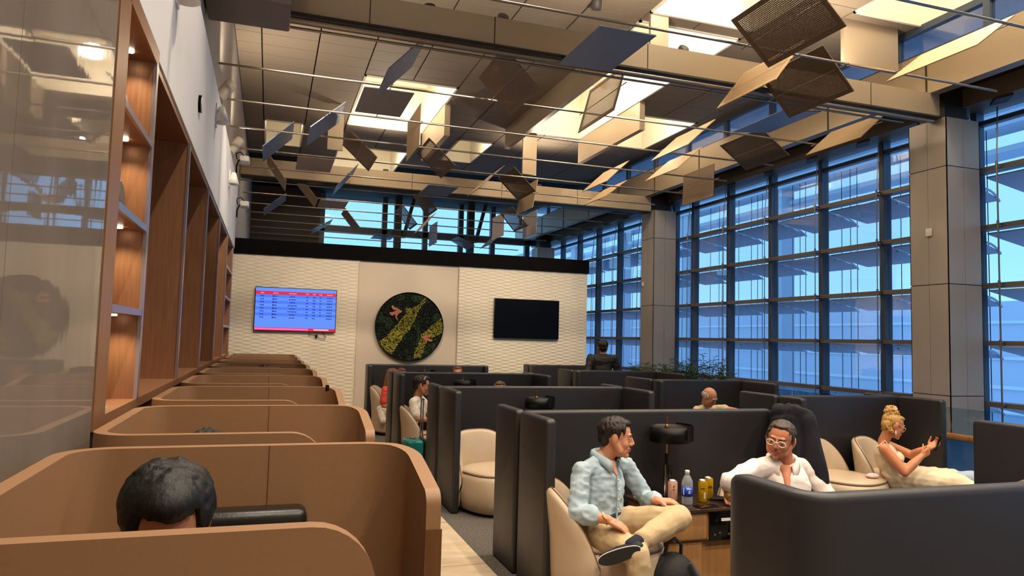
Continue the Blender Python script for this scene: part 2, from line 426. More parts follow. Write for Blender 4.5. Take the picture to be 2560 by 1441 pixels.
# ------------------------------------------------------------------ beams
def beam(lo, hi, lab, joints=()):
    b = MB().box((0, 0, 0), tuple(q-p for p, q in zip(lo, hi))).build('ceiling_beam', M_BEAM, label=lab, cat='beam', group='ceiling beams'); b.location = lo
    for x in joints:
        j = MB().box((x-lo[0], -.003, .0), (x-lo[0]+.012, .0, hi[2]-lo[2])).build('joint', M_BEAM_D, b)
    f = MB().box((0, -.03, -.025), (hi[0]-lo[0], hi[1]-lo[1]+.02, 0)).build('shaded_underside', M_BEAM_D, b)  # dark strip standing in for the shade under the beam
    return b
beam((-.74, 7.95, 5.12), (9.3, 8.17, 5.46), 'champagne clad ceiling beam crossing close overhead', (.9, 2.36, 4.4, 6.4, 8.0))
beam((-.74, 16.5, 5.08), (9.3, 16.82, 5.46), 'champagne clad ceiling beam crossing behind the partition', (3.0, 5.2, 7.2))
struct('trim_2', M_BEAM, MB().box((9.12, -3, 5.46), (9.3, 27, 6.1)), label='long beige edge beam above the window wall')
struct('trim_3', M_BEAM_D, MB().box((9.3, -3, 5.62), (10.2, 27, 5.75)))
struct('trim_4', mat('window_head_cladding', (120, 108, 92), .5, metal=.2), MB().box((9.82, -3, 5.34), (10.42, 27, 5.62)), label='bronze head beam running over the tall windows')
lb = bpy.data.objects['trim_2']
for y in range(-2, 27, 2):
    MB().box((9.108, y, 5.46), (9.12, y+.02, 6.1)).build('joint', M_BEAM_D, lb)
hd = bpy.data.objects['trim_4']
for k in range(19):
    y = 2.3+1.51*k*.85
    MB().obox((9.88, y, 5.3), (.1, .12, 0), (-.02, .12, 0), (0, 0, .02)).build('vent_blade', M_BEAM_D, hd)
MB().cyl((-.74, 7.98, 5.05), (9.2, 7.98, 5.05), .032, n=12).build('overhead_pipe', M_STEEL, label='slim steel pipe running just below the near ceiling beam', cat='pipe')
du = MB().box((-.74, 7.2, 4.86), (.06, 7.88, 5.3)).build('air_duct', mat('grey_duct', (110, 100, 92), .6), bevel=.02, label='grey boxed air duct in the upper left corner', cat='duct')

# clerestory strip above the edge beam
wc = struct('window_1', M_MULL, MB().box((9.2, -3, 6.5), (9.3, 27, 6.6)).box((9.2, -3, 6.1), (9.3, 27, 6.16)), label='low clerestory window strip under the ceiling edge')
for k in range(20):
    y = -2+1.51*k
    MB().box((9.2, y, 6.16), (9.3, y+.1, 6.5)).build('mullion', M_MULL, wc)
    MB().box((9.245, y+.1, 6.16), (9.255, y+1.51, 6.5)).build('pane', M_GLASS, wc)
struct('roof_edge', M_OUTGREY, MB().box((9.3, -3, 6.75), (10.9, 27, 6.95)))

# ------------------------------------------------------------------ columns
def column(yc, lab):
    c = empty('column', (9.68, yc, 0), kind='structure', label=lab)
    hw = .33
    MB().box((-hw+.012, -hw+.012, -4.1), (hw-.012, hw-.012, 5.12)).build('core', M_COLCORE, c)
    MB().box((-.22, -.22, 5.12), (.22, .22, 5.62)).build('neck', M_BEAM_D, c)
    zs = [-4.1, -.8, 1.0, 2.63, 4.38, 5.12]
    for a, b in zip(zs, zs[1:]):
        for s in (-1, 1):
            MB().box((-hw, 0 if s > 0 else -hw, a+.006), (-hw+.012, hw if s > 0 else -.006, b-.006)).build('cladding_panel', M_COLCLAD, c)
            MB().box((0 if s > 0 else -hw, -hw, a+.006), (hw if s > 0 else -.006, -hw+.012, b-.006)).build('cladding_panel', M_COLCLAD, c)
        MB().box((-hw, hw-.012, a+.006), (hw, hw, b-.006)).build('cladding_panel', M_COLCLAD, c)
        MB().box((hw-.012, -hw, a+.006), (hw, hw, b-.006)).build('cladding_panel', M_COLCLAD, c)
    return c
column(8.22, 'square grey metal clad column nearest the camera'); column(16.75, 'square grey metal clad column beyond the back partition'); column(25.3, 'far metal clad column')
bx = MB().box((-.02, -.05, -.06), (0, .05, .06)).build('wall_sensor', mat('white_plastic', (225, 220, 210), .4), bevel=.006, label='small white box fixed to the near column', cat='sensor'); bx.location = (9.345, 8.2, 3.42)
bx = MB().box((-.02, -.05, -.05), (0, .05, .05)).build('wall_sensor', MATS['white_plastic'], bevel=.006, label='small white square plate on the far column', cat='sensor'); bx.location = (9.345, 16.95, 3.2)

# ------------------------------------------------------------------ window wall
XW = 10.3
ZT = [-3.6, -2.7, -1.8, -.92, -.02, .88, 1.78, 2.64, 3.52, 4.40, 5.34]
def window_wall(n, ys, lab):
    w = struct('window_%d' % n, M_MULL, MB().box((XW-.1, ys[0], -4.1), (XW+.1, ys[-1], -3.6)), label=lab)
    for y in ys: MB().box((XW-.09, y-.05, -3.6), (XW+.09, y+.05, 5.4)).build('mullion', M_MULL, w, bevel=.008, segs=1)
    for a, b in zip(ys, ys[1:]):
        for z in ZT[1:-1]:
            MB().box((XW-.16, a+.05, z-.035), (XW+.06, b-.05, z+.035)).build('transom', M_MULL_W, w)
        MB().box((XW-.06, a+.05, 5.12), (XW+.06, b-.05, 5.19)).build('transom', M_MULL, w)
        zz = ZT[:-1]+[5.155, 5.34]
        for z0, z1 in zip(zz, zz[1:]):
            MB().box((XW-.006, a+.05, z0+.036), (XW+.006, b-.05, z1-.036)).build('pane', M_GLASS, w)
    return w
window_wall(2, [1.0, 2.5, 4.0, 5.4, 6.85, 8.15], 'tall gridded window bay at the right edge')
window_wall(3, [8.4]+[9.93+1.51*k for k in range(5)]+[16.9], 'tall gridded window bay between the two columns')
window_wall(4, [17.3]+[18.6+1.55*k for k in range(6)], 'tall gridded window bay beyond the far column')
# tension rods with brackets, one per mullion
rodn = 0
for y in [5.4, 6.85, 7.72]+[9.93+1.51*k for k in range(5)]+[18.6+1.55*k for k in range(3)]:
    rodn += 1
    t = empty('tension_rod', (10.0, y-.1, 0), label='steel tension rod with bracket arms inside the windows, %s from the right edge' % ORD[rodn-1], cat='tension rod', group='tension rods inside the window wall')
    MB().tube([(0, 0, -.05), (0, 0, 4.4), (.12, .06, 5.3)], .010, n=6).build('rod', M_STEEL, t)
    for z in ZT[5:-1]:
        MB().add([(0, -.012, z-.01), (.24, .06, z-.03), (.24, .13, z-.03), (0, .012, z-.01), (0, -.012, z+.01), (.24, .06, z+.03), (.24, .13, z+.03), (0, .012, z+.01)],
                 [(0,3,2,1),(4,5,6,7),(0,1,5,4),(1,2,6,5),(2,3,7,6),(3,0,4,7)]).build('bracket', M_STEEL, t)
        MB().cyl((0, 0, z-.05), (0, 0, z+.05), .019, n=8).build('clamp', M_STEEL, t)

# far end window
wf = struct('window_5', M_MULL, MB().box((1.5, 26, 4.0), (10.3, 26.2, 4.6)).box((1.5, 26, 5.28), (10.3, 26.2, 5.52)), label='far end window wall high behind the partition')
for x in (1.6, 3.8, 4.25, 5.3, 6.65, 7.9, 9.3):
    MB().box((x-.09, 26, 4.6), (x+.09, 26.2, 8)).build('mullion', M_MULL, wf)
for a, b in zip((1.6, 3.8, 5.3, 6.65, 7.9, 9.3), (3.8, 5.3, 6.65, 7.9, 9.3, 10.3)):
    for z0, z1 in ((4.6, 5.28), (5.52, 8.0)): MB().box((a+.09, 26.09, z0), (b-.09, 26.11, z1)).build('pane', M_GLASS, wf)
for x in (4.2, 6.9): MB().obox((x, 25.6, 6.2), (.12, 0, 0), (0, .12, 0), (0, 0, 1.4)).obox((x+.45, 25.7, 6.1), (.06, 0, 0), (0, .06, 0), (.22, 0, .9)).build('strut', M_BEAM_D, wf)
struct('wall_far', mat('bronze_far_wall', (70, 56, 44), .6), MB().box((-.76, 25.6, 0), (1.5, 26.2, 8)))
struct('wall_far_low', M_UPPER, MB().box((-.76, 26.2, -.2), (10.4, 26.4, 4.0)))
# the near end of the hall behind the camera
struct('wall_near', M_UPPER, MB().box((-1.4, -3.2, -4.1), (10.5, -3, 8)))

# ------------------------------------------------------------------ balustrade
bl = empty('balustrade', (7.5, 0, 0), label='glass balustrade with oak handrail along the atrium edge', cat='balustrade')
for k in range(12):
    y = -2+2.2*k
    MB().box((-.008, y+.01, .08), (.008, y+2.19, 1.0)).build('glass_panel', M_GLASS2, bl)
    MB().box((.02, y+.01, .06), (.032, y+2.19, .64)).build('frosted_panel', M_FROST, bl)
MB().box((-.06, -2, .64), (.03, 25, .71)).build('handrail', M_WOOD, bl, bevel=.015)
MB().box((-.03, -2, 0), (.05, 25, .08)).build('base_channel', M_STEEL, bl)

# ------------------------------------------------------------------ suspended rods and pivoting panels
RODY = [5.18+1.445*k for k in range(15)]
for k, y in enumerate(RODY):
    r = MB().cyl((-.75, 0, 0), (8.72, 0, 0), .016, n=8).build('suspension_rod', M_STEEL, label='slim steel rod spanning the hall overhead, %s' % ('the nearest of the row' if k < 1 else 'one of the evenly spaced row under the ceiling'), cat='rod', group='overhead suspension rods')
    r['label'] = 'slim steel rod under the ceiling, %s of the row counted from the camera' % ORD[k]
    r.location = (0, y, 5.0)
PX = .703
PAN = [(4, 8.79, -45, 'p'), (2, 8.79, 47, 'g'), (1, 11.68, 42, 'b'), (0, 13.12, 45, 'b'), (2, 10.23, 0, 'g'), (2, 13.12, -42, 'p'), (3, 11.6, 90, 't'), (4, 13.12, -42, 'p'),
       (1, 14.57, 0, 'w'), (0, 15.6, -55, 't'), (1, 17.46, -50, 't'), (0, 19.6, 40, 'b'), (2, 18.9, 0, 'w'), (3, 21.3, -50, 't'), (2, 23.0, 32, 'b'), (2, 15.82, 50, 'b'),
       (5, 20.0, -50, 'p'), (5, 17.5, -53, 'p'), (5, 16.0, 0, 'b'), (7, 14.57, -43, 'p'), (8, 15.85, 80, 't'), (6, 14.57, 45, 't'), (6, 20.9, 50, 't'), (7, 22.9, 90, 'g'),
       (9, 20.35, 90, 'w'), (10, 23.3, 45, 't'), (9, 18.9, -48, 'p'), (10, 19.5, 90, 'w'), (9, 24.5, -25, 'b'), (5, 24.4, 0, 'b'), (9, 10.23, 43, 't'), (10, 11.68, 41, 't'),
       (9, 13.12, 43, 't'), (10, 14.57, 38, 't'), (12, 13.0, 88, 'p'), (11, 10.23, -35, 'p'), (10, 8.79, 6, 'b'), (12, 8.9, 41, 't'), (10, 5.9, 37, 't'), (7, 6.0, -43, 'p'),
       (9, 7.34, -47, 'p'), (8, 7.34, 52, 'q'), (5, 7.34, 0, 'b'), (6, 8.9, 75, 'p')]
PM = {'p': perforated_mat('brown_perforated_sheet', (112, 92, 72)), 't': mat('tan_sheet', (176, 150, 116), .5, metal=.15), 'b': mat('blue_grey_sheet', (120, 130, 146), .4, metal=.2),
      'q': perforated_mat('tan_perforated_sheet', (206, 172, 128)), 'g': mat('grey_sheet', (124, 118, 118), .5, metal=.2), 'w': mat('pale_pink_sheet', (190, 168, 150), .5)}
PNAME = {'p': 'brown perforated', 't': 'tan', 'b': 'blue-grey', 'g': 'plain grey', 'w': 'pale', 'q': 'tan perforated'}
plate = MB().box((-.34, -.575, -.006), (.34, .575, .006)).mesh('plate')
plates = {k: plate.copy() for k in PM}
for k in PM: plates[k].materials.append(PM[k])
axis_me = MB().cyl((0, -.74, 0), (0, .74, 0), .007, n=6).mesh('pivot_wire')
def tiltword(a):
    return 'lying flat' if abs(a) < 10 else 'turned upright' if abs(a) > 70 else 'tilted down rightward' if a < 0 else 'tilted up rightward'
for (i, y, a, k) in PAN:
    row = ORD[int(round((y-5.9)/1.445))]
    side = ['at the far left', 'at the left', 'left of centre', 'at the centre', 'right of centre', 'at the right', 'at the far right'][i//2]
    lab = '%s suspended panel %s, %s row from the camera, %s' % (PNAME[k], tiltword(a), row, side)
    e = empty('suspended_panel', (i*PX, y, 5.0), label=lab, cat='ceiling panel', group='suspended pivoting ceiling panels')
    e.rotation_euler = (0, -radians(a), 0)
    link('plate', plates[k], None, e)
    link('pivot_wire', axis_me, M_STEEL, e)
# ================================================================== outside: sunshades, neighbouring terminal, apron
def sunshade(y0, w, lab):
    s = empty('sunshade', (10.45, y0, 0), label=lab, cat='sunshade', group='outdoor sunshade columns')
    poly = [(0.02, 0), (w-.01, 0), (w-.01, .93), (.26, .97), (.22, .78), (.16, .55), (.08, .30)]
    for z in ZT[4:-1]:
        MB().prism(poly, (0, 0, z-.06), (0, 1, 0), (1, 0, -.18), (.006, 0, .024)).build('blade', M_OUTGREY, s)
        arc = [(.08+.18*t*t, .2+.76*t) for t in [k/8 for k in range(9)]]
        MB().tube([(b, a, z-.07-.18*b+.05*sin(pi*k/8)) for k, (a, b) in enumerate(arc)], .02, n=6).build('rib', M_OUTGREY, s)
    for fy in (.18, .30, .46, .80):
        MB().cyl((.95, w*fy, -3), (.95, w*fy, 5.4), .008, n=5).build('cable', M_BEAM_D, s)
    return s
cols = [(4.0, 1.4), (5.4, 1.45), (6.85, 1.3), (8.4, 1.53)]+[(9.93+1.51*k, 1.51) for k in range(4)]+[(15.97, 1.2)]+[(17.3, 1.3)]+[(18.6+1.55*k, 1.55) for k in range(4)]
for k, (y, w) in enumerate(cols): sunshade(y, w, 'curved grey sunshade blades outside the window wall, %s column counted from the camera' % ORD[k])
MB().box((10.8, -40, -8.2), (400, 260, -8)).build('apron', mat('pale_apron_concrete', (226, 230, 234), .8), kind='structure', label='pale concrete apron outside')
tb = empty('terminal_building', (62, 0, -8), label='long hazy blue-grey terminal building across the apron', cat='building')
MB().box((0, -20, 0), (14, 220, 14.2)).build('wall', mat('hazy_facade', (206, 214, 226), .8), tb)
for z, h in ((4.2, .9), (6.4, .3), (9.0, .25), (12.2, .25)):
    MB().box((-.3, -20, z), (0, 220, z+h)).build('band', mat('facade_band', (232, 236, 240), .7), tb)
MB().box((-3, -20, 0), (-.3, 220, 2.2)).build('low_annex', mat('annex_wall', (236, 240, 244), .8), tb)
rf = empty('canopy_roof', (25, 0, 0), label='grey slatted canopy roof of the neighbouring pier', cat='canopy')
for (z0, z1, x0) in ((9.9, 10.4, 0), (9.1, 9.3, .6), (11.2, 11.5, 2)):
    MB().box((x0, -10, z0), (x0+1.2, 120, z1)).build('slat_beam', M_OUTGREY, rf)
for k in range(8):
    MB().box((.2, 4+9*k, -8), (1.0, 4.9+9*k, 10)).build('post', M_OUTGREY, rf)

# ================================================================== lamps
def downlight(x, y, z, target, power, cone=100, lab='', grp='downlights'):
    e = empty('downlight', (x, y, z), label=lab, cat='lamp', group=grp)
    q = (Vector(target)-Vector((x, y, z))).to_track_quat('-Z', 'Y'); e.rotation_euler = q.to_euler()
    MB().lathe([(.0, .16), (.07, .16), (.075, .14), (.075, -.02), (.068, -.02), (.064, .06), (0, .06)], n=20).build('housing', mat('downlight_housing', (60, 56, 52), .5), e)
    MB().cyl((0, 0, .045), (0, 0, .05), .062, n=20).build('lens', mat('downlight_lens', (255, 240, 215), .4, emit=((255, 226, 185), 6)), e)
    add_light('lamp', 'SPOT', (0, 0, -.03), power, WARM, size=.06, cone=cone, blend=.7, parent=e)
    return e
for x in (.6, 2.7, 4.8, 6.9):
    for y in (-1.8, .3, 3.0, 5.4):
        downlight(x, y, 6.5, (x+.001, y+(1.6 if y < 0 else 0), 0), K_DOWN*(.9 if y < 0 else 1), 110, 'ceiling downlight outside the picture, %s of the near group' % ORD[min(15, int(round((x-.6)/2.1))*4+[-1.8, .3, 3.0, 5.4].index(y))], 'near ceiling downlights')
for x in (.4, 2.6, 5.2):  # unseen spots added behind the beam to wash the back wall
    downlight(x, 8.5, 5.6, (x+.05, 14.4, 1.6), K_WALL, 70, 'added unseen spot behind the near beam lighting the back partition, %s from the left' % ORD[int(x/2.2)], 'added beam spots')
for x in (1.2, 4.3):
    downlight(x, 9.3, 6.5, (x+.1, 10.6, 0), K_DOWN*.8, 110, 'ceiling downlight over the far booths, %s from the left' % ORD[int(x/4)], 'far ceiling downlights')

# white wall fittings on the fascia
M_WP = MATS['white_plastic']
def fitting(y, z, kind, lab):
    e = empty('wall_fitting', (-.68, y, z), label=lab, cat='wall fitting')
    if kind == 'cone':
        MB().lathe([(.0, .09), (.035, .09), (.1, -.09), (.092, -.09), (0, .02)], n=24, rx=.9).build('shade', M_WP, e).location = (.06, 0, 0)
        MB().box((0, -.06, -.14), (.015, .06, .12)).build('back_plate', M_WP, e, bevel=.006)
    else:
        MB().cyl((0, 0, 0), (.03, 0, 0), .07, n=24).build('body', M_WP, e)
        MB().cyl((0, -.03, 0), (.02, -.03, 0), .076, n=24).build('ring', M_BLACK, e)
    return e
fitting(8.65, 4.1, 'cone', 'white cone wall fitting on the fascia, the larger of two')
fitting(11.7, 4.0, 'cone', 'white cone wall fitting further along the fascia')
fitting(6.85, 3.66, 'disc', 'white round sensor with black ring on the fascia')
fitting(5.1, 3.93, 'cone', 'white cone wall fitting at the top of the fascia near the camera')
def uplight(y, lab):
    e = empty('spotlight', (-.72, y, 4.42), label=lab, cat='spotlight', group='spotlights on the fascia ledge')
    MB().cyl((0, 0, 0), (0, 0, .12), .02, n=10).build('stem', M_BLACK, e)
    MB().cyl((-.02, -.08, .12), (.12, .08, .38), .075, n=18).build('head', mat('beige_lamp_body', (196, 184, 160), .5), e)
    add_light('lamp', 'SPOT', (.16, .12, .45), K_UP, WARM, target=(1.4, .9, 2.3), size=.07, cone=130, blend=.8, parent=e)
for y, l in ((9.6, 'beige cylinder spotlight on the fascia ledge aimed at the ceiling'), (4.6, 'near cylinder spotlight on the fascia ledge above the frame'), (12.4, 'further cylinder spotlight on the fascia ledge')):
    uplight(y, l)
for k, (x, y, z) in enumerate(((1.6, 8.06, 5.46), (4.2, 8.06, 5.46), (7.4, 8.06, 5.46), (2.4, 16.6, 5.46), (6.2, 16.6, 5.46))):  # uplights added out of sight on the beams to brighten the ceiling
    e = empty('uplight', (x, y, z), label='small added uplight hidden on top of the %s ceiling beam, %s from the left' % ('near' if k < 3 else 'far', ORD[k if k < 3 else k-3]), cat='lamp', group='added uplights on the ceiling beams')
    MB().lathe([(0, 0), (.06, 0), (.07, .05), (.062, .05), (.055, .02), (0, .02)], n=18).build('housing', MATS['downlight_housing'], e)
    add_light('lamp', 'SPOT', (0, 0, .07), K_UP*.8, WARM, target=(.05, .45 if k < 3 else -.5, 1), size=.05, cone=160, blend=.9, parent=e)
def cctv(y, z, lab):
    e = empty('security_camera', (-.66, y, z), label=lab, cat='camera')
    MB().tube([(0, 0, -.22), (-.0, -.05, -.1), (.03, -.02, .0), (.08, .02, .05)], .012, n=8).build('bracket', M_BLACK, e)
    MB().box((.04, -.02, 0), (.2, .3, .1)).build('housing', M_WP, e, bevel=.02)
    MB().tube([(.0, .0, .02), (-.02, 0, .12), (.05, .05, .17), (.12, .1, .1)], .009, n=6).build('cable', M_BLACK, e)
cctv(13.2, 4.62, 'white security camera with black cable at the end of the fascia')
cctv(14.2, 4.0, 'lower white security camera near the partition corner')

# ================================================================== tan work pods
M_POD = mat('tan_pod_laminate', (140, 104, 72), .5, noise=(90, .04))
M_TRIM2 = mat('worn_walnut_trim', (104, 66, 34), .4, noise=(7, .3), stretch=(5, 5, .6))
M_BLKLEATHER = mat('black_leather', (30, 26, 24), .32, bump=(120, .15, .004))
M_SEATLEATHER = mat('pod_seat_leather', (52, 44, 40), .45)
PODTOP, DEP = 1.27, 1.15
def pod_path():
    # plan path (x, y) with y measured from the near panel's outer face; inner side faces the seat
    pts = []
    L, Rr, r = -.60, .515, .16
    pts.append((.23, 0.0))
    for k in range(1, 15): pts.append((.23-(.23-(L+r))*k/14, 0.0))
    for k in range(1, 9):
        a = -pi/2-(pi/2)*k/8; pts.append((L+r+r*cos(a), r+r*sin(a)))
    pts.append((L, DEP-r))
    for k in range(1, 9):
        a = pi-(pi/2)*k/8; pts.append((L+r+r*cos(a), DEP-r+r*sin(a)))
    r3 = .2
    for k in range(1, 11): pts.append((L+r+(Rr-r3-L-r)*k/10, DEP))
    for k in range(1, 13):
        a = pi/2-(pi/2)*k/12; pts.append((Rr-r3+r3*cos(a), DEP-r3+r3*sin(a)))
    for k in range(1, 9): pts.append((Rr, DEP-r3-(.25)*k/8))
    return [Vector((a, b)) for a, b in pts]
def make_pod():
    root = empty('work_pod', (0, 0, 0))
    P = pod_path(); n = len(P); T = .045
    N = []
    for i in range(n):
        t = (P[min(i+1, n-1)]-P[max(i-1, 0)]).normalized(); N.append(Vector((-t.y, t.x)))
    S = [0]
    for i in range(1, n): S.append(S[-1]+(P[i]-P[i-1]).length)
    tot = S[-1]
    # resample the free end finely for the rounded corner
    Z = []
    for s in S:
        z = PODTOP
        e = tot-s
        if e < .42: z = PODTOP-.075*(1-e/.42)**1.3
        Z.append(z)
    pts = [(P[i], N[i], Z[i]) for i in range(n)]
    # rounded near end
    R = .13; head = []
    for k in range(0, 9):
        a = (pi/2)*k/8; d = R*(1-cos(a)); zz = PODTOP-R+R*sin(a)
        head.append((Vector((.23-d, 0)), N[0], zz))
    rest_ = [q for q in pts if q[0].x < .23-R-.005 or q[0].y > .01]
    tail = []
    R2 = .05; end = P[-1]; 
    pts = head+rest_
    # rounded wing end
    base = pts[-1]; ze = base[2]
    for k in range(1, 7):
        a = (pi/2)*k/6; tail.append((Vector((base[0].x, base[0].y-R2*sin(a))), base[1], ze-R2*(1-cos(a))))
    pts += tail
    V = []; F = []
    for (p, nn, z) in pts:
        i_ = p-nn*0; o_ = p-nn*T
        # path runs clockwise seen from above: inner side is -normal
        V += [(p.x, p.y, 0), (p.x, p.y, z), (o_.x, o_.y, z), (o_.x, o_.y, 0)]
    m = len(pts)
    for i in range(m-1):
        a, b = 4*i, 4*(i+1)
        F += [(a, b, b+1, a+1), (a+1, b+1, b+2, a+2), (a+2, b+2, b+3, a+3)]
    F += [(0, 1, 2, 3), (4*m-4, 4*m-1, 4*m-2, 4*m-3)]
    mb = MB(); mb.add(V, F, False); sh = mb.build('shell', M_POD, root, weld=True)
    for p in sh.data.polygons: p.use_smooth = True
    sh.data.set_sharp_from_angle(angle=radians(35))
    # walnut trim on the lower wing end
    e = tail[-1][0]
    MB().box((e.x-.012+T*0, e.y-.006, 0), (e.x+T+.006, e.y+.004, 1.06)).build('end_trim', M_TRIM2, root) if False else MB().box((e.x-.048, e.y-.008, 0), (e.x+.003, e.y+.0, 1.08)).build('end_trim', M_TRIM2, root)
    MB().box((.02, DEP-T-.0012, 0), (.0235, DEP-T-.0002, PODTOP-.001)).build('panel_joint', M_TRIM2, root)
    hr = MB().box((-.33, DEP-T-.12, .98), (.15, DEP-T-.005, 1.08)).build('headrest', M_BLKLEATHER, root, bevel=.03, segs=3)
    MB().box((-.5, DEP-T-.55, .12), (.2, DEP-T-.02, .45)).build('seat', M_SEATLEATHER, root, bevel=.04, segs=2)
    MB().box((-.5, DEP-T-.14, .45), (.2, DEP-T-.02, .90)).build('seat_back', M_SEATLEATHER, root, bevel=.04, segs=2)
    MB().box((-.54, .06, .7), (.1, .42, .73)).build('desk', M_POD, root, bevel=.004)
    return root
pod0 = make_pod()
PODW = ['nearest', 'second nearest', 'third', 'fourth', 'fifth', 'sixth', 'seventh', 'second furthest', 'furthest']
for k in range(9):
    p = pod0 if k == 0 else copy_tree(pod0)
    p.location = (0, 1.5+1.42*k if k else 1.5, 0)
    tag(p, '%s tan curved work pod in the row along the left wall' % PODW[k], 'work pod', 'row of tan work pods')

# ================================================================== charcoal booth partitions
M_BOOTH = mat('charcoal_leatherette', (38, 36, 38), .45, noise=(2, .12), bump=(160, .12, .003))
M_BOOTH_E = mat('charcoal_leatherette_edge', (58, 55, 55), .4)
BT = 1.15
def rounded_panel(L, H, T, r=.035):
    # panel lying along +X from 0..L, thickness centred on y, rounded upper corners and soft edges
    mb = MB(); poly = [(0, 0), (L, 0)]
    for k in range(5): a = pi/2*k/4; poly.append((L-r+r*cos(a), H-r+r*sin(a)))
    for k in range(5): a = pi/2+pi/2*k/4; poly.append((r+r*cos(a), H-r+r*sin(a)))
    mb.prism(poly, (0, -T/2, 0), (1, 0, 0), (0, 0, 1), (0, T, 0)); return mb
def booth(x0, x1, y, left, right, lab, top=BT):
    """back panel from x0..x1 at y; left/right = (near length, far length) of the side wings"""
    b = empty('booth_partition', (x0, y, 0), label=lab, cat='booth partition', group='charcoal booth partitions')
    T = .075
    rounded_panel(x1-x0, top, T).build('back_panel', M_BOOTH, b, bevel=.022, segs=3)
    for xx, (nr, fr) in ((0, left), (x1-x0, right)):
        if nr:
            w = rounded_panel(nr, top, T).build('wing', M_BOOTH, b, bevel=.022, segs=3); w.location = (xx, -.04, 0); w.rotation_euler = (0, 0, -pi/2)
        if fr:
            w = rounded_panel(fr, top, T).build('wing', M_BOOTH, b, bevel=.022, segs=3); w.location = (xx, .04, 0); w.rotation_euler = (0, 0, pi/2)
    return b
XL0, XL1 = 1.74, 3.84
def curved_booth(lab):
    b = empty('booth_partition', (1.79, 2.05, 0), label=lab, cat='booth partition', group='charcoal booth partitions')
    P = [Vector((0, .44-.30*k/8)) for k in range(8)]
    r = .09
    for k in range(9): a = pi+(pi/2)*k/8; P.append(Vector((r+r*cos(a), r+r*sin(a))))
    for k in range(1, 12): P.append(Vector((r+.2*k, 0)))
    T, H = .075, BT; V = []; F = []; m = 0
    for i, p in enumerate(P):
        t = (P[min(i+1, len(P)-1)]-P[max(i-1, 0)]).normalized(); nn = Vector((t.y, -t.x)); sec = []
        h = H-(.03 if i == 0 else .008 if i == 1 else 0); w = T*(.35 if i == 0 else .8 if i == 1 else 1)
        for s_, z in ((-.5, 0), (-.5, h-.03), (-.44, h-.012), (-.3, h-.002), (0, h), (.3, h-.002), (.44, h-.012), (.5, h-.03), (.5, 0)): sec.append((p.x+nn.x*s_*w, p.y+nn.y*s_*w, z))
        m = len(sec); V += sec
    for i in range(len(P)-1):
        for j in range(m-1): F.append((i*m+j, (i+1)*m+j, (i+1)*m+j+1, i*m+j+1))
    F += [tuple(range(m)), tuple(range((len(P)-1)*m, len(P)*m))[::-1]]
    MB().add(V, F, True).build('curved_panel', M_BOOTH, b)
    w = rounded_panel(.42, BT, T).build('wing', M_BOOTH, b, bevel=.022, segs=3); w.location = (2.29, .04, 0); w.rotation_euler = (0, 0, pi/2)
curved_booth('nearest charcoal booth partition, cut off at the lower right corner')
booth(XL0, XL1, 4.88, (.52, .48), (.42, 0), 'charcoal booth partition behind the two talking men')
booth(XL0, XL1, 7.4, (.66, .5), (.62, .5), 'charcoal booth partition behind the empty cream chair')
booth(XL0, XL1, 10.3, (.55, .45), (.6, .4), 'charcoal booth partition behind the man in the white t-shirt')
booth(XL0-.04, XL1+.05, 13.1, (.4, .0), (.1, 0), 'furthest charcoal booth partition of the left row under the moss disc')
XR0, XR1 = 5.02, 6.56
booth(5.0, 6.56, 3.5, (0, .48), (0, .4), 'charcoal booth partition at the right edge before the handrail')
booth(XR0, XR1, 6.2, (.32, .6), (.55, .4), 'charcoal booth partition behind the blonde woman')
booth(XR0+.1, XR1, 8.95, (.2, .75), (.75, .3), 'charcoal booth partition behind the elderly man')
booth(XR0+.02, XR1+.1, 11.55, (.2, .6), (.9, .2), 'charcoal booth partition in front of the standing person')
booth(XR0+.1, XR1+.1, 13.95, (.2, .3), (.3, .2), 'furthest charcoal booth partition of the right row under the dark screen')
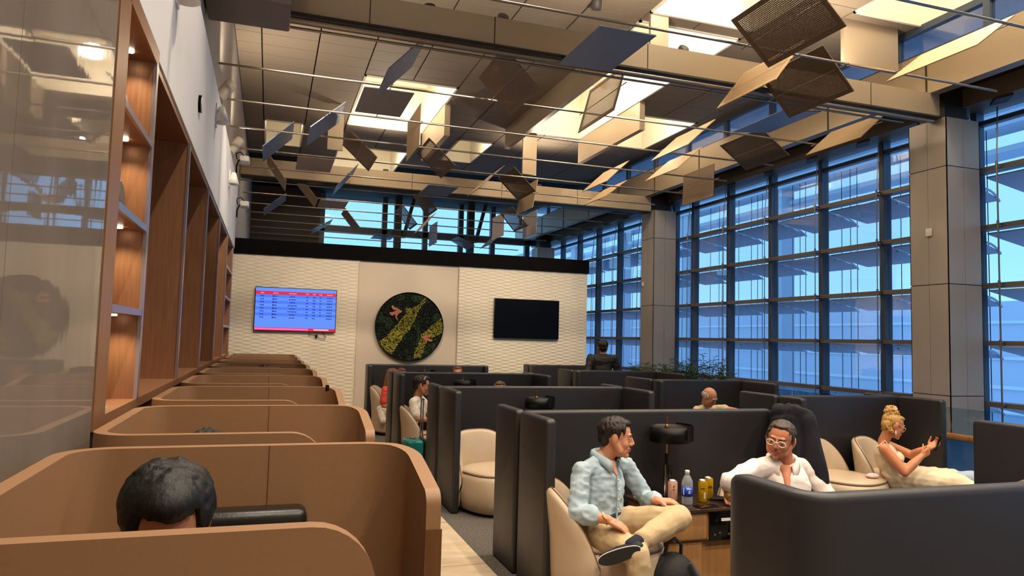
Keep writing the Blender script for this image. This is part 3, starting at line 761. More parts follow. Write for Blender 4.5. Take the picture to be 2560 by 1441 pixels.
# ================================================================== cream leather tub chairs
M_CREAM = mat('cream_leather', (184, 163, 136), .4, noise=(3, .06), bump=(9, .12, .02))
M_PIPING = mat('brown_piping', (110, 74, 50), .5)
M_DARKBASE = mat('dark_plinth_ring', (40, 34, 30), .6)
def superell(a, rx, ry, p=2.6):
    c, s = cos(a), sin(a); return rx*abs(c)**(2/p)*(1 if c >= 0 else -1), ry*abs(s)**(2/p)*(1 if s >= 0 else -1)
def make_chair():
    c = empty('tub_chair')
    n = 40
    # pouf base, bulging
    prof = [(0, .02), (.80, .02), (.90, .04), (.98, .12), (1.0, .22), (.97, .32), (.93, .36), (.88, .372)]
    V = []; F = []
    for k in range(n):
        a = 2*pi*k/n
        for r, z in prof: x, y = superell(a, .335, .335); V.append((x*r+.02, y*r, z))
    m = len(prof)
    for k in range(n):
        k2 = (k+1) % n
        for i in range(m-1): F.append((k*m+i, k2*m+i, k2*m+i+1, k*m+i+1))
    MB().add(V, F, True).build('base', M_CREAM, c, weld=True)
    prof = [(.89, .368), (.92, .378), (.91, .392), (.8, .408), (.5, .416), (0, .42)]
    V = []; F = []; m = len(prof)
    for k in range(n):
        a = 2*pi*k/n
        for r, z in prof: x, y = superell(a, .335, .335); V.append((x*r+.02, y*r, z))
    for k in range(n):
        k2 = (k+1) % n
        for i in range(m-1): F.append((k*m+i, k2*m+i, k2*m+i+1, k*m+i+1))
    MB().add(V, F, True).build('seat', M_CREAM, c, weld=True)
    pts = [superell(2*pi*k/n, .305, .305) for k in range(n+1)]
    MB().tube([(x+.02, y, .372) for x, y in pts], .005, n=6).build('seat_piping', M_PIPING, c)
    # wrap-around backrest: faces +X, shell from -115 to +115 degrees about -X
    V = []; F = []; K = 32; J = 9
    for k in range(K+1):
        t = -1+2*k/K; a = pi+t*radians(80)
        top = .44+.29*max(0, cos(t*radians(100)))**.8 if abs(t) < .9 else .44+.29*max(0, cos(t*radians(100)))**.8
        top = .28+.45*(1-abs(t)**3.0)
        th = .055*(1-abs(t)**6*.6)
        for j in range(J+1):
            # cross-section loop: outer from bottom to top, round over, inner down
            pass
        sec = []
        for q in range(6): z = .06+(top-.03-.06)*q/5; sec.append((.352+.015*sin(pi*q/5), z))
        sec += [(.350-th*.2, top-.008), (.346-th*.5, top), (.346-th*.85, top-.01)]
        for q in range(5): z = top-.03-(top-.03-.34)*q/4; sec.append((.346-th-.012*sin(pi*q/4), z))
        for r, z in sec:
            lean = .05*max(0, (z-.4)/.33)
            x, y = superell(a, r+lean, r+lean, 2.3); V.append((x+.02, y, z))
    m = len(sec)
    for k in range(K):
        for i in range(m-1): F.append((k*m+i, (k+1)*m+i, (k+1)*m+i+1, k*m+i+1))
    F += [tuple(range(m)), tuple(range(K*m, K*m+m))[::-1]]
    b = MB().add(V, F, True).build('backrest', M_CREAM, c, weld=True)
    seam = [V[k*m+7] for k in range(K+1)]
    MB().tube([(x*1.0, y, z+.002) for x, y, z in seam], .004, n=5).build('back_piping', M_PIPING, c)
    MB().lathe([(0, 0), (.25, 0), (.25, .025), (0, .025)], n=28).build('plinth', M_DARKBASE, c)
    return c
ch0 = make_chair(); first = [True]
def chair(x, y, deg, lab, s=1.0):
    c = ch0 if first[0] else copy_tree(ch0); first[0] = False
    c.location = (x, y, 0); c.rotation_euler = (0, 0, radians(deg)); c.scale = (s*1.1, s*1.1, s)
    tag(c, lab, 'chair', 'cream tub chairs'); return c
chair(2.16, 6.80, -68, 'empty cream leather tub chair beside the marble aisle')
chair(2.14, 4.33, -22, 'cream tub chair under the man in the light blue shirt')
chair(3.47, 4.46, 228, 'cream tub chair under the man in the white shirt')
chair(2.13, 9.74, -10, 'cream tub chair under the man in the white t-shirt')
chair(2.14, 12.45, -15, 'cream tub chair with a white cloth, furthest of the left row', 1.1)
chair(5.44, 5.78, -68, 'empty cream tub chair behind the jacket')
chair(6.08, 5.74, -62, 'cream tub chair under the blonde woman')
chair(5.62, 8.42, -90, 'cream tub chair hidden behind the elderly man')

# ================================================================== table with lamp between the two men
M_DSTONE = mat('dark_emperador_top', (38, 27, 20), .08, noise=(5, 0, (74, 52, 36)), coat=.5)
M_OAK2 = mat('table_oak', (158, 112, 66), .42, noise=(4, .22), stretch=(7, 7, .4))
M_BRASS = mat('brass', (190, 146, 74), .28, metal=1)
M_BLKMETAL = mat('black_metal_satin', (8, 7, 7), .45, spec=.3)
M_BLKGLOSS = mat('black_gloss_panel', (8, 8, 9), .12)
M_WHITE = mat('white_card', (236, 230, 218), .6)
def table(x, y, lab, full=True):
    t = empty('side_table', (x, y, 0), label=lab, cat='table', group='side tables in the booths')
    MB().box((-.33, -.27, .53), (.36, .27, .552)).build('top', M_DSTONE, t, bevel=.006)
    MB().box((-.31, -.25, .34), (.04, .25, .53)).build('drawer_case', M_OAK2, t, bevel=.02, segs=3)
    MB().box((.04, -.235, .34), (.34, .25, .53)).build('rear_case', M_OAK2, t)
    MB().box((.05, -.25, .335), (.33, -.236, .525)).build('socket_panel', M_BLKGLOSS, t, bevel=.004)
    MB().box((-.25, -.22, 0), (.02, .2, .34)).build('pedestal', M_OAK2, t, bevel=.02, segs=3)
    MB().box((.02, -.2, 0), (.32, .2, .33)).build('back_pedestal', M_OAK2, t)
    MB().box((.14, -.2515, .462), (.28, -.25, .482)).build('label_strip', M_WHITE, t)
    for k, px in enumerate((.09, .13, .20, .24, .28)): MB().cyl((px, -.2515, .375+.01*(k % 2)), (px, -.25, .375+.01*(k % 2)), .008, n=10).build('socket', M_STEEL, t)
    return t
def lamp(x, y, z, lab):
    l = empty('table_lamp', (x, y, z), label=lab, cat='lamp', group='black drum table lamps')
    MB().lathe([(0, 0), (.075, 0), (.075, .012), (.012, .02), (0, .02)], n=28).build('base', M_BLKMETAL, l)
    MB().cyl((0, 0, .015), (0, 0, .565), .0075, n=12).build('pole', M_BRASS, l)
    MB().cyl((0, 0, .19), (0, 0, .30), .0125, n=14).build('sleeve', M_BLKMETAL, l)
    MB().lathe([(.012, .48), (.02, .49), (.008, .51)], n=16).build('collar', M_BRASS, l)
    o = .03
    MB().lathe([(.146, .385), (.15, .385), (.15, .495), (.146, .495), (.146, .385)], c=(o, 0, 0), n=40).build('shade', M_BLKMETAL, l)
    MB().lathe([(0, .478), (.145, .478), (.145, .482), (0, .482)], c=(o, 0, 0), n=40).build('top_disc', mat('lamp_disc_bronze', (60, 48, 36), .4, metal=.5), l)
    MB().lathe([(0, .395), (.144, .395)], c=(o, 0, 0), n=40).build('diffuser', mat('lamp_diffuser', (200, 190, 170), .6), l)
    V = []; F = []; K = 14
    for k in range(K+1):
        a = radians(-75+120*k/K); 
        for r in (.162, .166):
            for zz in (.40, .508): V.append((o+r*cos(a), r*sin(a), zz))
    for k in range(K):
        a, b = 4*k, 4*k+4; F += [(a, b, b+1, a+1), (a+2, a+3, b+3, b+2), (a+1, b+1, b+3, a+3), (a, a+2, b+2, b)]
    F += [(0, 1, 3, 2), (4*K, 4*K+2, 4*K+3, 4*K+1)]
    MB().add(V, F, False).build('outer_shield', M_BLKMETAL, l)
    a0 = radians(-72)
    pl = MB().box((-.008, -.002, 0), (.008, .002, .05)).build('brass_plate', M_BRASS, l); pl.location = (o+.1515*cos(a0), .1515*sin(a0), .415); pl.rotation_euler = (0, 0, a0+pi/2)
    return l
table(2.82, 4.5, 'oak side table with dark stone top between the two talking men')
lamp(2.79, 4.68, .552, 'black drum table lamp with brass stem between the two talking men')
table(2.75, 7.05, 'side table hidden in the second booth'); lamp(2.70, 7.15, .552, 'black drum table lamp standing behind the second booth partition')
table(2.75, 9.95, 'side table beside the man in the white t-shirt'); lamp(2.66, 10.05, .552, 'black drum table lamp right of the man in the white t-shirt')
table(2.78, 12.75, 'side table in the furthest left booth'); lamp(2.70, 12.9, .552, 'black drum table lamp in the furthest left booth, only its brass tip showing')

# things on the table
def can(x, y, z, body, lab, h=.155, r=.033, bands=()):
    c = empty('drink_can', (x, y, z), label=lab, cat='can')
    MB().lathe([(0, 0), (r*.82, 0), (r, .012), (r, h-.02), (r*.86, h-.006)], n=28).build('body', body, c)
    MB().lathe([(r*.86, h-.006), (r*.88, h), (r*.8, h-.001), (r*.78, h-.008), (0, h-.008)], n=28).build('lid', mat('aluminium_lid', (200, 198, 194), .25, metal=.95), c)
    MB().lathe([(0, h-.006), (.008, h-.005)], n=8).build('tab', MATS['aluminium_lid'], c)
    for (z0, z1, a0, a1, m) in bands:
        V = []; F = []; K = 8
        for k in range(K+1):
            a = radians(a0+(a1-a0)*k/K); V += [(cos(a)*(r+.0006), sin(a)*(r+.0006), z0), (cos(a)*(r+.0006), sin(a)*(r+.0006), z1)]
        for k in range(K): F.append((2*k, 2*k+2, 2*k+3, 2*k+1))
        MB().add(V, F, True).build('print', m, c)
    return c
M_YCAN = mat('yellow_metallic_can', (214, 168, 20), .25, metal=.6)
M_PCAN = mat('pale_pink_can', (224, 186, 158), .35, noise=(28, 0, (208, 128, 110)))
M_INK = mat('dark_ink', (40, 30, 22), .6)
can(2.925, 4.42, .552, M_YCAN, 'front yellow drink can beside the water bottle', bands=((.095, .101, 215, 262, M_INK), (.03, .075, 250, 275, mat('silver_print', (190, 180, 150), .4))))
can(3.025, 4.50, .552, M_YCAN, 'rear yellow drink can, partly behind the front one', bands=((.082, .098, 235, 246, M_INK), (.082, .098, 250, 258, M_INK), (.082, .098, 262, 272, M_INK), (.082, .098, 276, 288, M_INK)))
can(2.735, 4.50, .552, M_PCAN, 'pale pink printed drink can left of the water bottle', h=.145, bands=((.105, .11, 240, 262, M_INK), (.095, .1, 243, 259, M_INK), (.08, .085, 238, 264, M_INK), (.02, .07, 245, 262, mat('tan_print', (186, 150, 104), .5))))
wb_ = empty('water_bottle', (2.775, 4.38, .552), label='clear water bottle with blue label and white cap', cat='bottle')
MB().lathe([(0, .002), (.034, .002), (.038, .012), (.038, .15), (.034, .168), (.02, .195), (.014, .203), (.014, .212)], n=28).build('bottle_body', mat('clear_plastic', (222, 228, 232), .08, trans=.75, ior=1.3, spec=.6), wb_)
MB().lathe([(.0386, .06), (.0392, .06), (.0392, .125), (.0386, .125)], n=32).build('label_wrap', mat('blue_label', (28, 66, 178), .35), wb_)
for (a0, a1, z0, z1) in ((232, 282, .108, .117), (196, 208, .07, .12), (255, 285, .095, .098), (250, 280, .088, .091), (252, 283, .081, .084)):
    V = []; F = []
    for k in range(7):
        a = radians(a0+(a1-a0)*k/6); V += [(cos(a)*.0398, sin(a)*.0398, z0), (cos(a)*.0398, sin(a)*.0398, z1+.003*sin(k))]
    for k in range(6): F.append((2*k, 2*k+2, 2*k+3, 2*k+1))
    MB().add(V, F, True).build('label_print', mat('white_print', (215, 222, 240), .5), wb_)
MB().lathe([(.0, .232), (.0155, .232), (.016, .228), (.016, .206), (.0145, .206)], n=24).build('cap', M_WHITE, wb_)
M_CLEAR = glass_mat('drinking_glass', (.93, .93, .9), .9)
g = empty('drinking_glass', (2.75, 4.60, .552), label='empty tall drinking glass behind the water bottle', cat='glass')
MB().lathe([(0, .008), (.026, .004), (.034, .23), (.032, .23), (.024, .01)], n=28).build('tumbler', M_CLEAR, g)
nap = MB(); 
for k in range(4): nap.obox((0, 0, .003+.005*k), (.085-.004*k, .01*k*.3, 0), (.01, .06, 0), (0, 0, .002))
nap.build('napkin_stack', M_WHITE, label='stack of white paper napkins beside the lamp', cat='napkins').location = (2.60, 4.62, .552)
ph = MB().box((-.075, -.04, 0), (.085, .04, .009)).build('phone', M_BLKGLOSS, bevel=.003, label='black phone lying at the front edge of the table', cat='phone'); ph.location = (2.86, 4.29, .552); ph.rotation_euler = (0, 0, .1)
wl_ = MB().box((-.06, -.045, 0), (.06, .045, .02)).build('wallet', M_BLKLEATHER, bevel=.006, label='black wallet near the juice glass', cat='wallet'); wl_.location = (3.085, 4.46, .552); wl_.rotation_euler = (0, 0, -.5)
jg = empty('juice_glass', (3.06, 4.31, .553), label='glass of orange drink held by the man in the white shirt', cat='glass')
MB().lathe([(0, .006), (.027, .003), (.034, .12), (.0325, .12), (.026, .01)], n=24).build('tumbler', M_CLEAR, jg)
MB().lathe([(0, .012), (.0255, .012), (.031, .085), (0, .085)], n=24).build('juice', mat('orange_drink', (206, 150, 60), .2), jg)

# backpack on the floor
bp_ = empty('backpack', (2.42, 3.98, 0), label='black backpack on the floor beside the crossed legs', cat='bag')
M_NYLON = mat('black_nylon', (20, 19, 20), .7, bump=(30, .3, .01))
MB().sphere((0, 0, .18), 1, 20, 12, (.17, .13, .19)).build('body', M_NYLON, bp_)
MB().sphere((.0, -.09, .13), 1, 18, 10, (.12, .07, .11)).build('pocket', M_NYLON, bp_)
MB().tube([(-.06, 0, .33), (-.05, -.02, .43), (.0, -.03, .46), (.05, -.02, .42), (.06, 0, .33)], .011, n=8).build('handle', M_NYLON, bp_)
MB().tube([(.07, -.1, .33), (.12, -.14, .22), (.12, -.12, .08)], .016, n=8).build('strap', mat('grey_webbing', (74, 72, 72), .8), bp_)

# teal suitcase
sc_ = empty('suitcase', (1.70, 8.42, 0), label='teal hard-shell suitcase with raised handle in the aisle', cat='suitcase')
M_TEAL = mat('teal_polycarbonate', (20, 104, 100), .28)
MB().box((-.15, -.19, .05), (.05, .19, .47)).build('front_shell', M_TEAL, sc_, bevel=.04, segs=4)
MB().box((.055, -.19, .05), (.10, .19, .47)).build('back_shell', mat('black_shell', (16, 18, 18), .35), sc_, bevel=.015, segs=3)
for k in range(5): MB().box((-.155, -.15+.07*k, .1), (-.145, -.13+.07*k, .42)).build('rib', M_TEAL, sc_, bevel=.004)
for s in (-1, 1): MB().cyl((.05, s*.06, .47), (.05, s*.06, .92), .008, n=8).build('handle_tube', M_STEEL, sc_)
MB().cyl((.05, -.07, .925), (.05, .07, .925), .013, n=10).build('grip', M_STEEL, sc_)
for sx in (-.11, .07):
    for s in (-1, 1): MB().cyl((sx, s*.15-.012, .03), (sx, s*.15+.012, .03), .03, n=14).build('wheel', M_BLKMETAL, sc_)
MB().box((-.08, -.05, .472), (-.02, .05, .485)).build('carry_handle', M_STEEL, sc_, bevel=.005)

# ================================================================== screens
def screen_base(x0, x1, z0, z1, lab):
    s = empty('wall_screen', ((x0+x1)/2, 14.46, (z0+z1)/2), label=lab, cat='screen')
    w, h = (x1-x0)/2, (z1-z0)/2
    MB().box((-w, -.055, -h), (w, -.01, h)).build('bezel', M_BLKMETAL, s, bevel=.004)
    MB().box((-.2, -.01, -.15), (.2, .03, .15)).build('wall_mount', M_BLKMETAL, s)
    return s, w, h
s2, w, h = screen_base(4.455, 5.915, 1.675, 2.51, 'dark switched-off screen on the right of the back partition')
MB().box((-w+.012, -.0565, -h+.014), (w-.012, -.055, h-.012)).build('glass', mat('dark_screen_glass', (3, 3, 5), .35, spec=.15), s2)
s1, w, h = screen_base(-.275, 1.23, 1.695, 2.525, 'lit blue departures screen on the left of the back partition')
def emi(name, rgb, st=1.0): return mat(name, (0, 0, 0), .5, emit=(rgb, st))
E_B1, E_B2, E_RED, E_PINK, E_TXT, E_WH = emi('screen_blue', (96, 146, 255)), emi('screen_blue_deep', (74, 122, 250)), emi('screen_red', (226, 30, 66)), emi('screen_pink', (250, 110, 190)), emi('screen_text', (18, 30, 110)), emi('screen_white', (255, 225, 245))
Yf = -.0565
def flat(name, x0, x1, z0, z1, m, d=0.0): return MB().box((x0, Yf-.001-d, z0), (x1, Yf-d, z1)).build(name, m, s1)
W2, H2 = w-.012, h-.012
flat('image', -W2, W2, -H2, H2, E_B1)
ztop = H2
flat('header_bar', -W2, W2, ztop-.125, ztop-.062, E_RED, .0012)
colx = [-.62, -.38, -.07, .20, .33, .45, .62]
for x, t in zip(colx, ('Flight', 'Airlines', 'Destination', 'STD', 'ETD', 'Gate', 'Remarks')):
    text_mesh('heading', t, .030, E_WH, s1, (x, Yf-.0035, ztop-.105), (pi/2, 0, 0), 'CENTER')
rh = .058; zr = ztop-.125
for r in range(8):
    z1_ = zr-rh*r; z0_ = z1_-rh
    if r % 2 == 0: flat('row_band', -W2, W2, z0_, z1_, E_B2, .0012)
    zc = (z0_+z1_)/2
    wid = [.075, .06, [.09, .13, .10, .17, .11, .17, .11, .10][r], .05, .055, .04, .11]
    for c, (x, ww) in enumerate(zip(colx, wid)):
        if r == 7 and c == 5: continue
        n = max(2, int(ww/.022)); mbk = MB()
        for q in range(n):
            xx = x-ww/2+ww*q/n; mbk.box((xx, Yf-.004, zc-.008-.002*((q*7+r*3+c) % 3)), (xx+ww/n*.72, Yf-.0032, zc+.007+.003*((q*5+r) % 2)))
        mbk.build('row_entry', E_TXT, s1)
    MB().box((-.435, Yf-.004, zc-.016), (-.415, Yf-.0032, zc+.016)).build('logo_mark', E_TXT, s1)
flat('footer_bar', -W2, W2, -H2, -H2+.055, E_RED, .0012); flat('ticker', -W2+.005, .24, -H2+.012, -H2+.045, E_PINK, .003); flat('ticker', .34, .62, -H2+.02, -H2+.04, E_WH, .003)
MB().tube([(.25, -.02, -h), (.26, -.02, -h-.06), (.42, -.02, -h-.07), (.46, -.02, -h-.12), (.56, -.02, -h-.13), (.58, -.02, -h-.09), (.5, -.02, -h)], .006, n=6).build('loose_cable', M_BLKMETAL, s1)
MB().box((.38, -.03, -h-.11), (.42, -.01, -h-.05)).build('cable_plug', M_BLKMETAL, s1)

# ================================================================== moss disc with birds
md = empty('moss_disc', (2.685, 14.5, 1.855), label='round green moss wall picture with two copper birds', cat='wall picture')
RD = .695
def ycyl(r0, r1, y0, y1, n=64):
    V = []; F = []
    for k in range(n):
        a = 2*pi*k/n
        for r, y in ((r0, y0), (r1, y0), (r1, y1), (r0, y1)): V.append((r*cos(a), y, r*sin(a)))
    for k in range(n):
        b = 4*((k+1) % n); a = 4*k
        for q in range(4): F.append((a+q, b+q, b+(q+1) % 4, a+(q+1) % 4))
    return MB().add(V, F, False)
ycyl(0.001, RD-.01, -.05, -.005).build('backing', mat('black_green_backing', (6, 9, 6), .9), md)
ycyl(RD-.012, RD, -.085, 0).build('rim', mat('black_rim', (10, 16, 14), .2, metal=.3), md)
def norm(p): return ((p[0]-765)/655*RD, (745-p[1])/650*RD)
B1 = [norm(p) for p in [(190,1045),(330,940),(550,680),(690,500),(680,400),(830,385),(960,300),(1010,200),(1060,190),(1040,280),(930,420),(850,620),(780,780),(640,950),(530,1130),(440,1270),(300,1200)]]
B2 = [norm(p) for p in [(850,1330),(900,1150),(980,980),(1000,880),(1100,800),(1250,650),(1380,560),(1410,700),(1400,840),(1200,950),(1090,1000),(1060,1150),(1000,1330)]]
def inside(x, y, poly):
    c = False; j = len(poly)-1
    for i in range(len(poly)):
        (xi, yi), (xj, yj) = poly[i], poly[j]
        if (yi > y) != (yj > y) and x < (xj-xi)*(y-yi)/(yj-yi)+xi: c = not c
        j = i
    return c
rnd = random.Random(3); tuft = {'l': MB(), 'm': MB(), 'd': MB()}
for _ in range(9000):
    a = rnd.random()*2*pi; r = RD*.978*sqrt(rnd.random()); x, z = r*cos(a), r*sin(a)
    if inside(x, z, B1) or inside(x, z, B2): k = 'l'; hgt = .03
    else:
        nval = mnoise.noise(Vector((x*3.5+z*1.5, z*2-x*2.0, 3.1)))
        if nval < .1 and rnd.random() < .85: k = 'd'; hgt = .012
        else: k = 'm'; hgt = .018
    s = .012+.012*rnd.random(); y = -.05-hgt*rnd.random()
    d = Vector((rnd.uniform(-1, 1), rnd.uniform(-.8, .1), rnd.uniform(-1, .4))).normalized()*s; e = Vector((rnd.uniform(-1, 1), rnd.uniform(-.5, .5), rnd.uniform(-1, 1))).normalized()*s*.55
    c = Vector((x, y, z)); tuft[k].add([c-d, c+e, c+d, c-e], [(0, 1, 2, 3)])
for k, nm, rgb in (('l', 'light_moss', (158, 150, 52)), ('m', 'green_moss', (50, 70, 40)), ('d', 'dark_moss', (9, 15, 10))):
    o = tuft[k].build(nm, mat(nm, rgb, .8), md); o['kind'] = 'stuff'
bird = [(400,380),(430,350),(460,390),(520,405),(560,432),(600,450),(607,480),(565,492),(535,520),(512,560),(522,610),(545,640),(510,622),(485,575),(480,522),(440,542),(410,548),(375,520),(370,490),(430,480),(480,455),(500,440),(440,440),(408,400)]
M_COPPER = mat('copper_bird', (176, 108, 78), .45, metal=.2)
def mk_bird(pts, nm): MB().prism(pts, (0, -.095, 0), (1, 0, 0), (0, 0, 1), (0, .012, 0)).build(nm, M_COPPER, md)
mk_bird([norm(p) for p in bird], 'bird')
mk_bird([norm((1100-(p[0]-490)*.95, 960+(p[1]-480)*.72-.12*(p[0]-490))) for p in bird][::-1], 'bird')

# ================================================================== display pieces on the shelves
M_PINKP = mat('pink_patterned_glaze', (190, 110, 110), .3, noise=(30, 0, (230, 205, 195)))
def disc_obj(name, r, t, m, m2, loc, lean, lab, cat):
    e = empty(name, loc, label=lab, cat=cat); e.rotation_euler = (0, lean, 0)
    V = MB().cyl((-t/2, 0, r), (t/2, 0, r), r, n=36).build('plate', m, e); MB().cyl((t/2, 0, r), (t/2+.004, 0, r), r*.8, n=36).build('centre', m2, e)
    MB().box((-.03, -.04, 0), (.035, .04, .012)).build('stand', M_BLKMETAL, e)
    return e
disc_obj('plate', .078, .014, mat('ivory_rim', (216, 204, 182), .4), M_PINKP, (-.745, 4.04, 2.715), -.1, 'pink patterned plate standing on the upper shelf', 'plate')
disc_obj('framed_disc', .098, .026, MATS['ivory_rim'], mat('silvery_relief', (110, 112, 100), .35, metal=.6), (-.755, 4.13, 2.236), -.1, 'round ivory framed relief disc on the middle shelf', 'ornament')
pc = MB().box((-.004, -.1, 0), (.004, .1, .30)).build('paper_card', M_WHITE, label='printed white card leaning on the bottom shelf', cat='card'); pc.location = (-.74, 3.98, 1.272); pc.rotation_euler = (0, -.16, .25)
for k in range(7): MB().box((.0042, -.07, .05+.03*k), (.0048, .07-.02*(k % 3), .062+.03*k)).build('print_line', mat('grey_print', (150, 146, 142), .6), pc)
pc2 = MB().box((-.004, -.07, 0), (.004, .07, .24)).build('paper_card', M_WHITE, label='narrow white card on the second shelf', cat='card'); pc2.location = (-.745, 4.0, 1.764); pc2.rotation_euler = (0, -.12, .2)
pg = MB().box((-.012, -.006, 0), (.012, .006, .045)).build('webcam', M_BLKGLOSS, bevel=.004, label='small black device standing on the rim of the fourth pod', cat='device'); pg.location = (.40, 5.12, 1.262)

# ================================================================== planter with bamboo-like plants by the balustrade
M_LEAF = mat('dark_bamboo_leaf', (92, 110, 62), .5, noise=(8, .3)); M_STEM = mat('green_stem', (70, 76, 40), .6)
pt = MB().box((7.08, 10.2, 0), (7.40, 13.9, .80)).build('planter', mat('grey_planter', (70, 70, 72), .6), bevel=.01, label='long grey planter trough along the balustrade', cat='planter')
rnd = random.Random(11)
PL = [(10.55, .60), (10.95, .66), (11.4, .5), (11.9, .56), (12.4, .45), (12.9, .4), (13.4, .38)]
for k, (y, hh) in enumerate(PL):
    p = empty('bamboo_plant', (7.24, y, .80), label='narrow-leaved green plant in the planter trough, %s from the camera' % ORD[k], cat='plant', group='plants in the planter trough')
    st = MB(); lf = MB()
    for s in range(12):
        bx_, by_ = rnd.uniform(-.1, .1), rnd.uniform(-.2, .2); tx, ty = bx_+rnd.uniform(-.18, .18), by_+rnd.uniform(-.25, .25); H = hh*rnd.uniform(.55, 1.1)
        st.tube([(bx_, by_, 0), ((bx_+tx)/2+.02, (by_+ty)/2, H*.6), (tx, ty, H)], .004, n=5)
        for q in range(26):
            t = .25+.75*rnd.random(); c = Vector((bx_+(tx-bx_)*t, by_+(ty-by_)*t, H*t)); a = rnd.random()*2*pi
            d = Vector((cos(a), sin(a), rnd.uniform(-.35, .55)))*rnd.uniform(.07, .13); sd = Vector((-sin(a), cos(a), 0))*.009; m_ = c+d*.5+Vector((0, 0, .012))
            lf.add([c, m_+sd, c+d, m_-sd], [(0, 1, 2), (0, 2, 3)])
    st.build('stems', M_STEM, p); o = lf.build('leaves', M_LEAF, p); o['kind'] = 'stuff'
# ================================================================== people
def vec(*a): return Vector(a)
class Blob(MB):
    def cap(s, p0, p1, r0, r1=None, side=None, flat=1.0, n=14):
        p0, p1 = Vector(p0), Vector(p1); r1 = r0 if r1 is None else r1
        d = p1-p0; L = d.length; d = d.normalized() if L > 1e-6 else Vector((0, 0, 1))
        u = Vector(side) if side is not None else d.orthogonal()
        u = (u-d*u.dot(d)).normalized(); w = d.cross(u); R = []
        rings = []
        for k in range(5): a = -pi/2+(pi/2)*k/4; rings.append((p0+d*sin(a)*r0*min(1, flat if flat < 1 else 1), max(r0*cos(a), 1e-4)))
        for k in range(5): a = (pi/2)*k/4; rings.append((p1+d*sin(a)*r1*min(1, flat if flat < 1 else 1), max(r1*cos(a), 1e-4)))
        for c, r in rings: R += [c+u*cos(2*pi*k/n)*r+w*sin(2*pi*k/n)*r*flat for k in range(n)]
        F = [(i*n+k, i*n+(k+1) % n, (i+1)*n+(k+1) % n, (i+1)*n+k) for i in range(len(rings)-1) for k in range(n)]
        s.add(R, F, True); m = len(rings)
        s.add(R[:n], [tuple(range(n))[::-1]]); s.add(R[-n:], [tuple(range(n))]); return s
    def chain(s, pts, radii, side=None, flat=1.0):
        for a, b, r0, r1 in zip(pts, pts[1:], radii, radii[1:]): s.cap(a, b, r0, r1, side, flat)
        return s
    def remesh(s, voxel, smooth=4, wrinkle=None, seed=0):
        me = bpy.data.meshes.new('blob'); me.from_pydata([tuple(p) for p in s.v], [], s.f)
        bm = bmesh.new(); bm.from_mesh(me); bmesh.ops.remove_doubles(bm, verts=bm.verts, dist=2e-5); bmesh.ops.recalc_face_normals(bm, faces=bm.faces); bm.to_mesh(me); bm.free()
        o = bpy.data.objects.new('blob', me); COL.objects.link(o)
        md_ = o.modifiers.new('r', 'REMESH'); md_.mode = 'VOXEL'; md_.voxel_size = voxel
        if smooth: sm = o.modifiers.new('s', 'SMOOTH'); sm.iterations = smooth; sm.factor = .5
        bpy.context.view_layer.update()
        out = bpy.data.meshes.new_from_object(o.evaluated_get(bpy.context.evaluated_depsgraph_get()))
        bpy.data.objects.remove(o); bpy.data.meshes.remove(me)
        if wrinkle:
            amp, sc, st = wrinkle
            nrm = [v.normal.copy() for v in out.vertices]
            for v, nn in zip(out.vertices, nrm):
                q = Vector((v.co.x*sc*st[0]+seed, v.co.y*sc*st[1], v.co.z*sc*st[2]))
                k = 1-abs(mnoise.noise(q))*2.2; k2 = mnoise.noise(q*2.3+Vector((5, 1, 7)))
                v.co += nn*amp*(k*.7+k2*.4-.3)
        for p in out.polygons: p.use_smooth = True
        return out
def frame(fwd, up=(0, 0, 1)):
    f = Vector(fwd).normalized(); u = Vector(up); u = (u-f*u.dot(f)).normalized(); l = u.cross(f)
    return Matrix((f, l, u)).transposed()      # columns: forward, left, up
def skin_mat(name, rgb): return mat(name, rgb, .5, spec=.35, noise=(40, .06), sss=.08)
M_EYEW = mat('eye_white', (196, 184, 174), .3); M_IRIS = mat('iris_dark', (34, 24, 18), .2); M_LIP = mat('lip', (150, 82, 70), .5); M_TEETH = mat('teeth', (206, 192, 176), .4)
def add_head(bl, c, M3, s=1.0, wide=1.0, nose=1.0):
    def T(x, y, z): return Vector(c)+M3 @ Vector((x*s, y*s*wide, z*s))
    def ell(x, y, z, rx, ry, rz): bl.sphere(T(x, y, z), s, 18, 12, (rx, ry*wide, rz), M3)
    ell(-.012, 0, .03, .098, .077, .09); ell(.028, 0, -.02, .062, .064, .088); ell(.026, 0, -.076, .055, .053, .045)
    bl.sphere(T(.070, 0, -.103), .021*s, 12, 8)
    for y in (-1, 1):
        ell(.056, y*.036, -.03, .026, .024, .03); ell(-.008, y*.083, -.002, .021, .009, .033)
        bl.sphere(T(.097, y*.012, -.034), .0095*s, 10, 6); bl.cap(T(.03, y*.05, -.075), T(-.01, y*.066, -.02), .022*s)
    bl.cap(T(.080, -.034, .024), T(.080, .034, .024), .0125*s)
    bl.cap(T(.088, 0, .014), T(.105*nose, 0, -.026), .0085*s, .0125*s)
    bl.cap(T(.086, -.019, -.062), T(.086, .019, -.062), .0085*s); bl.cap(T(.083, -.016, -.074), T(.083, .016, -.074), .0085*s)
    return T
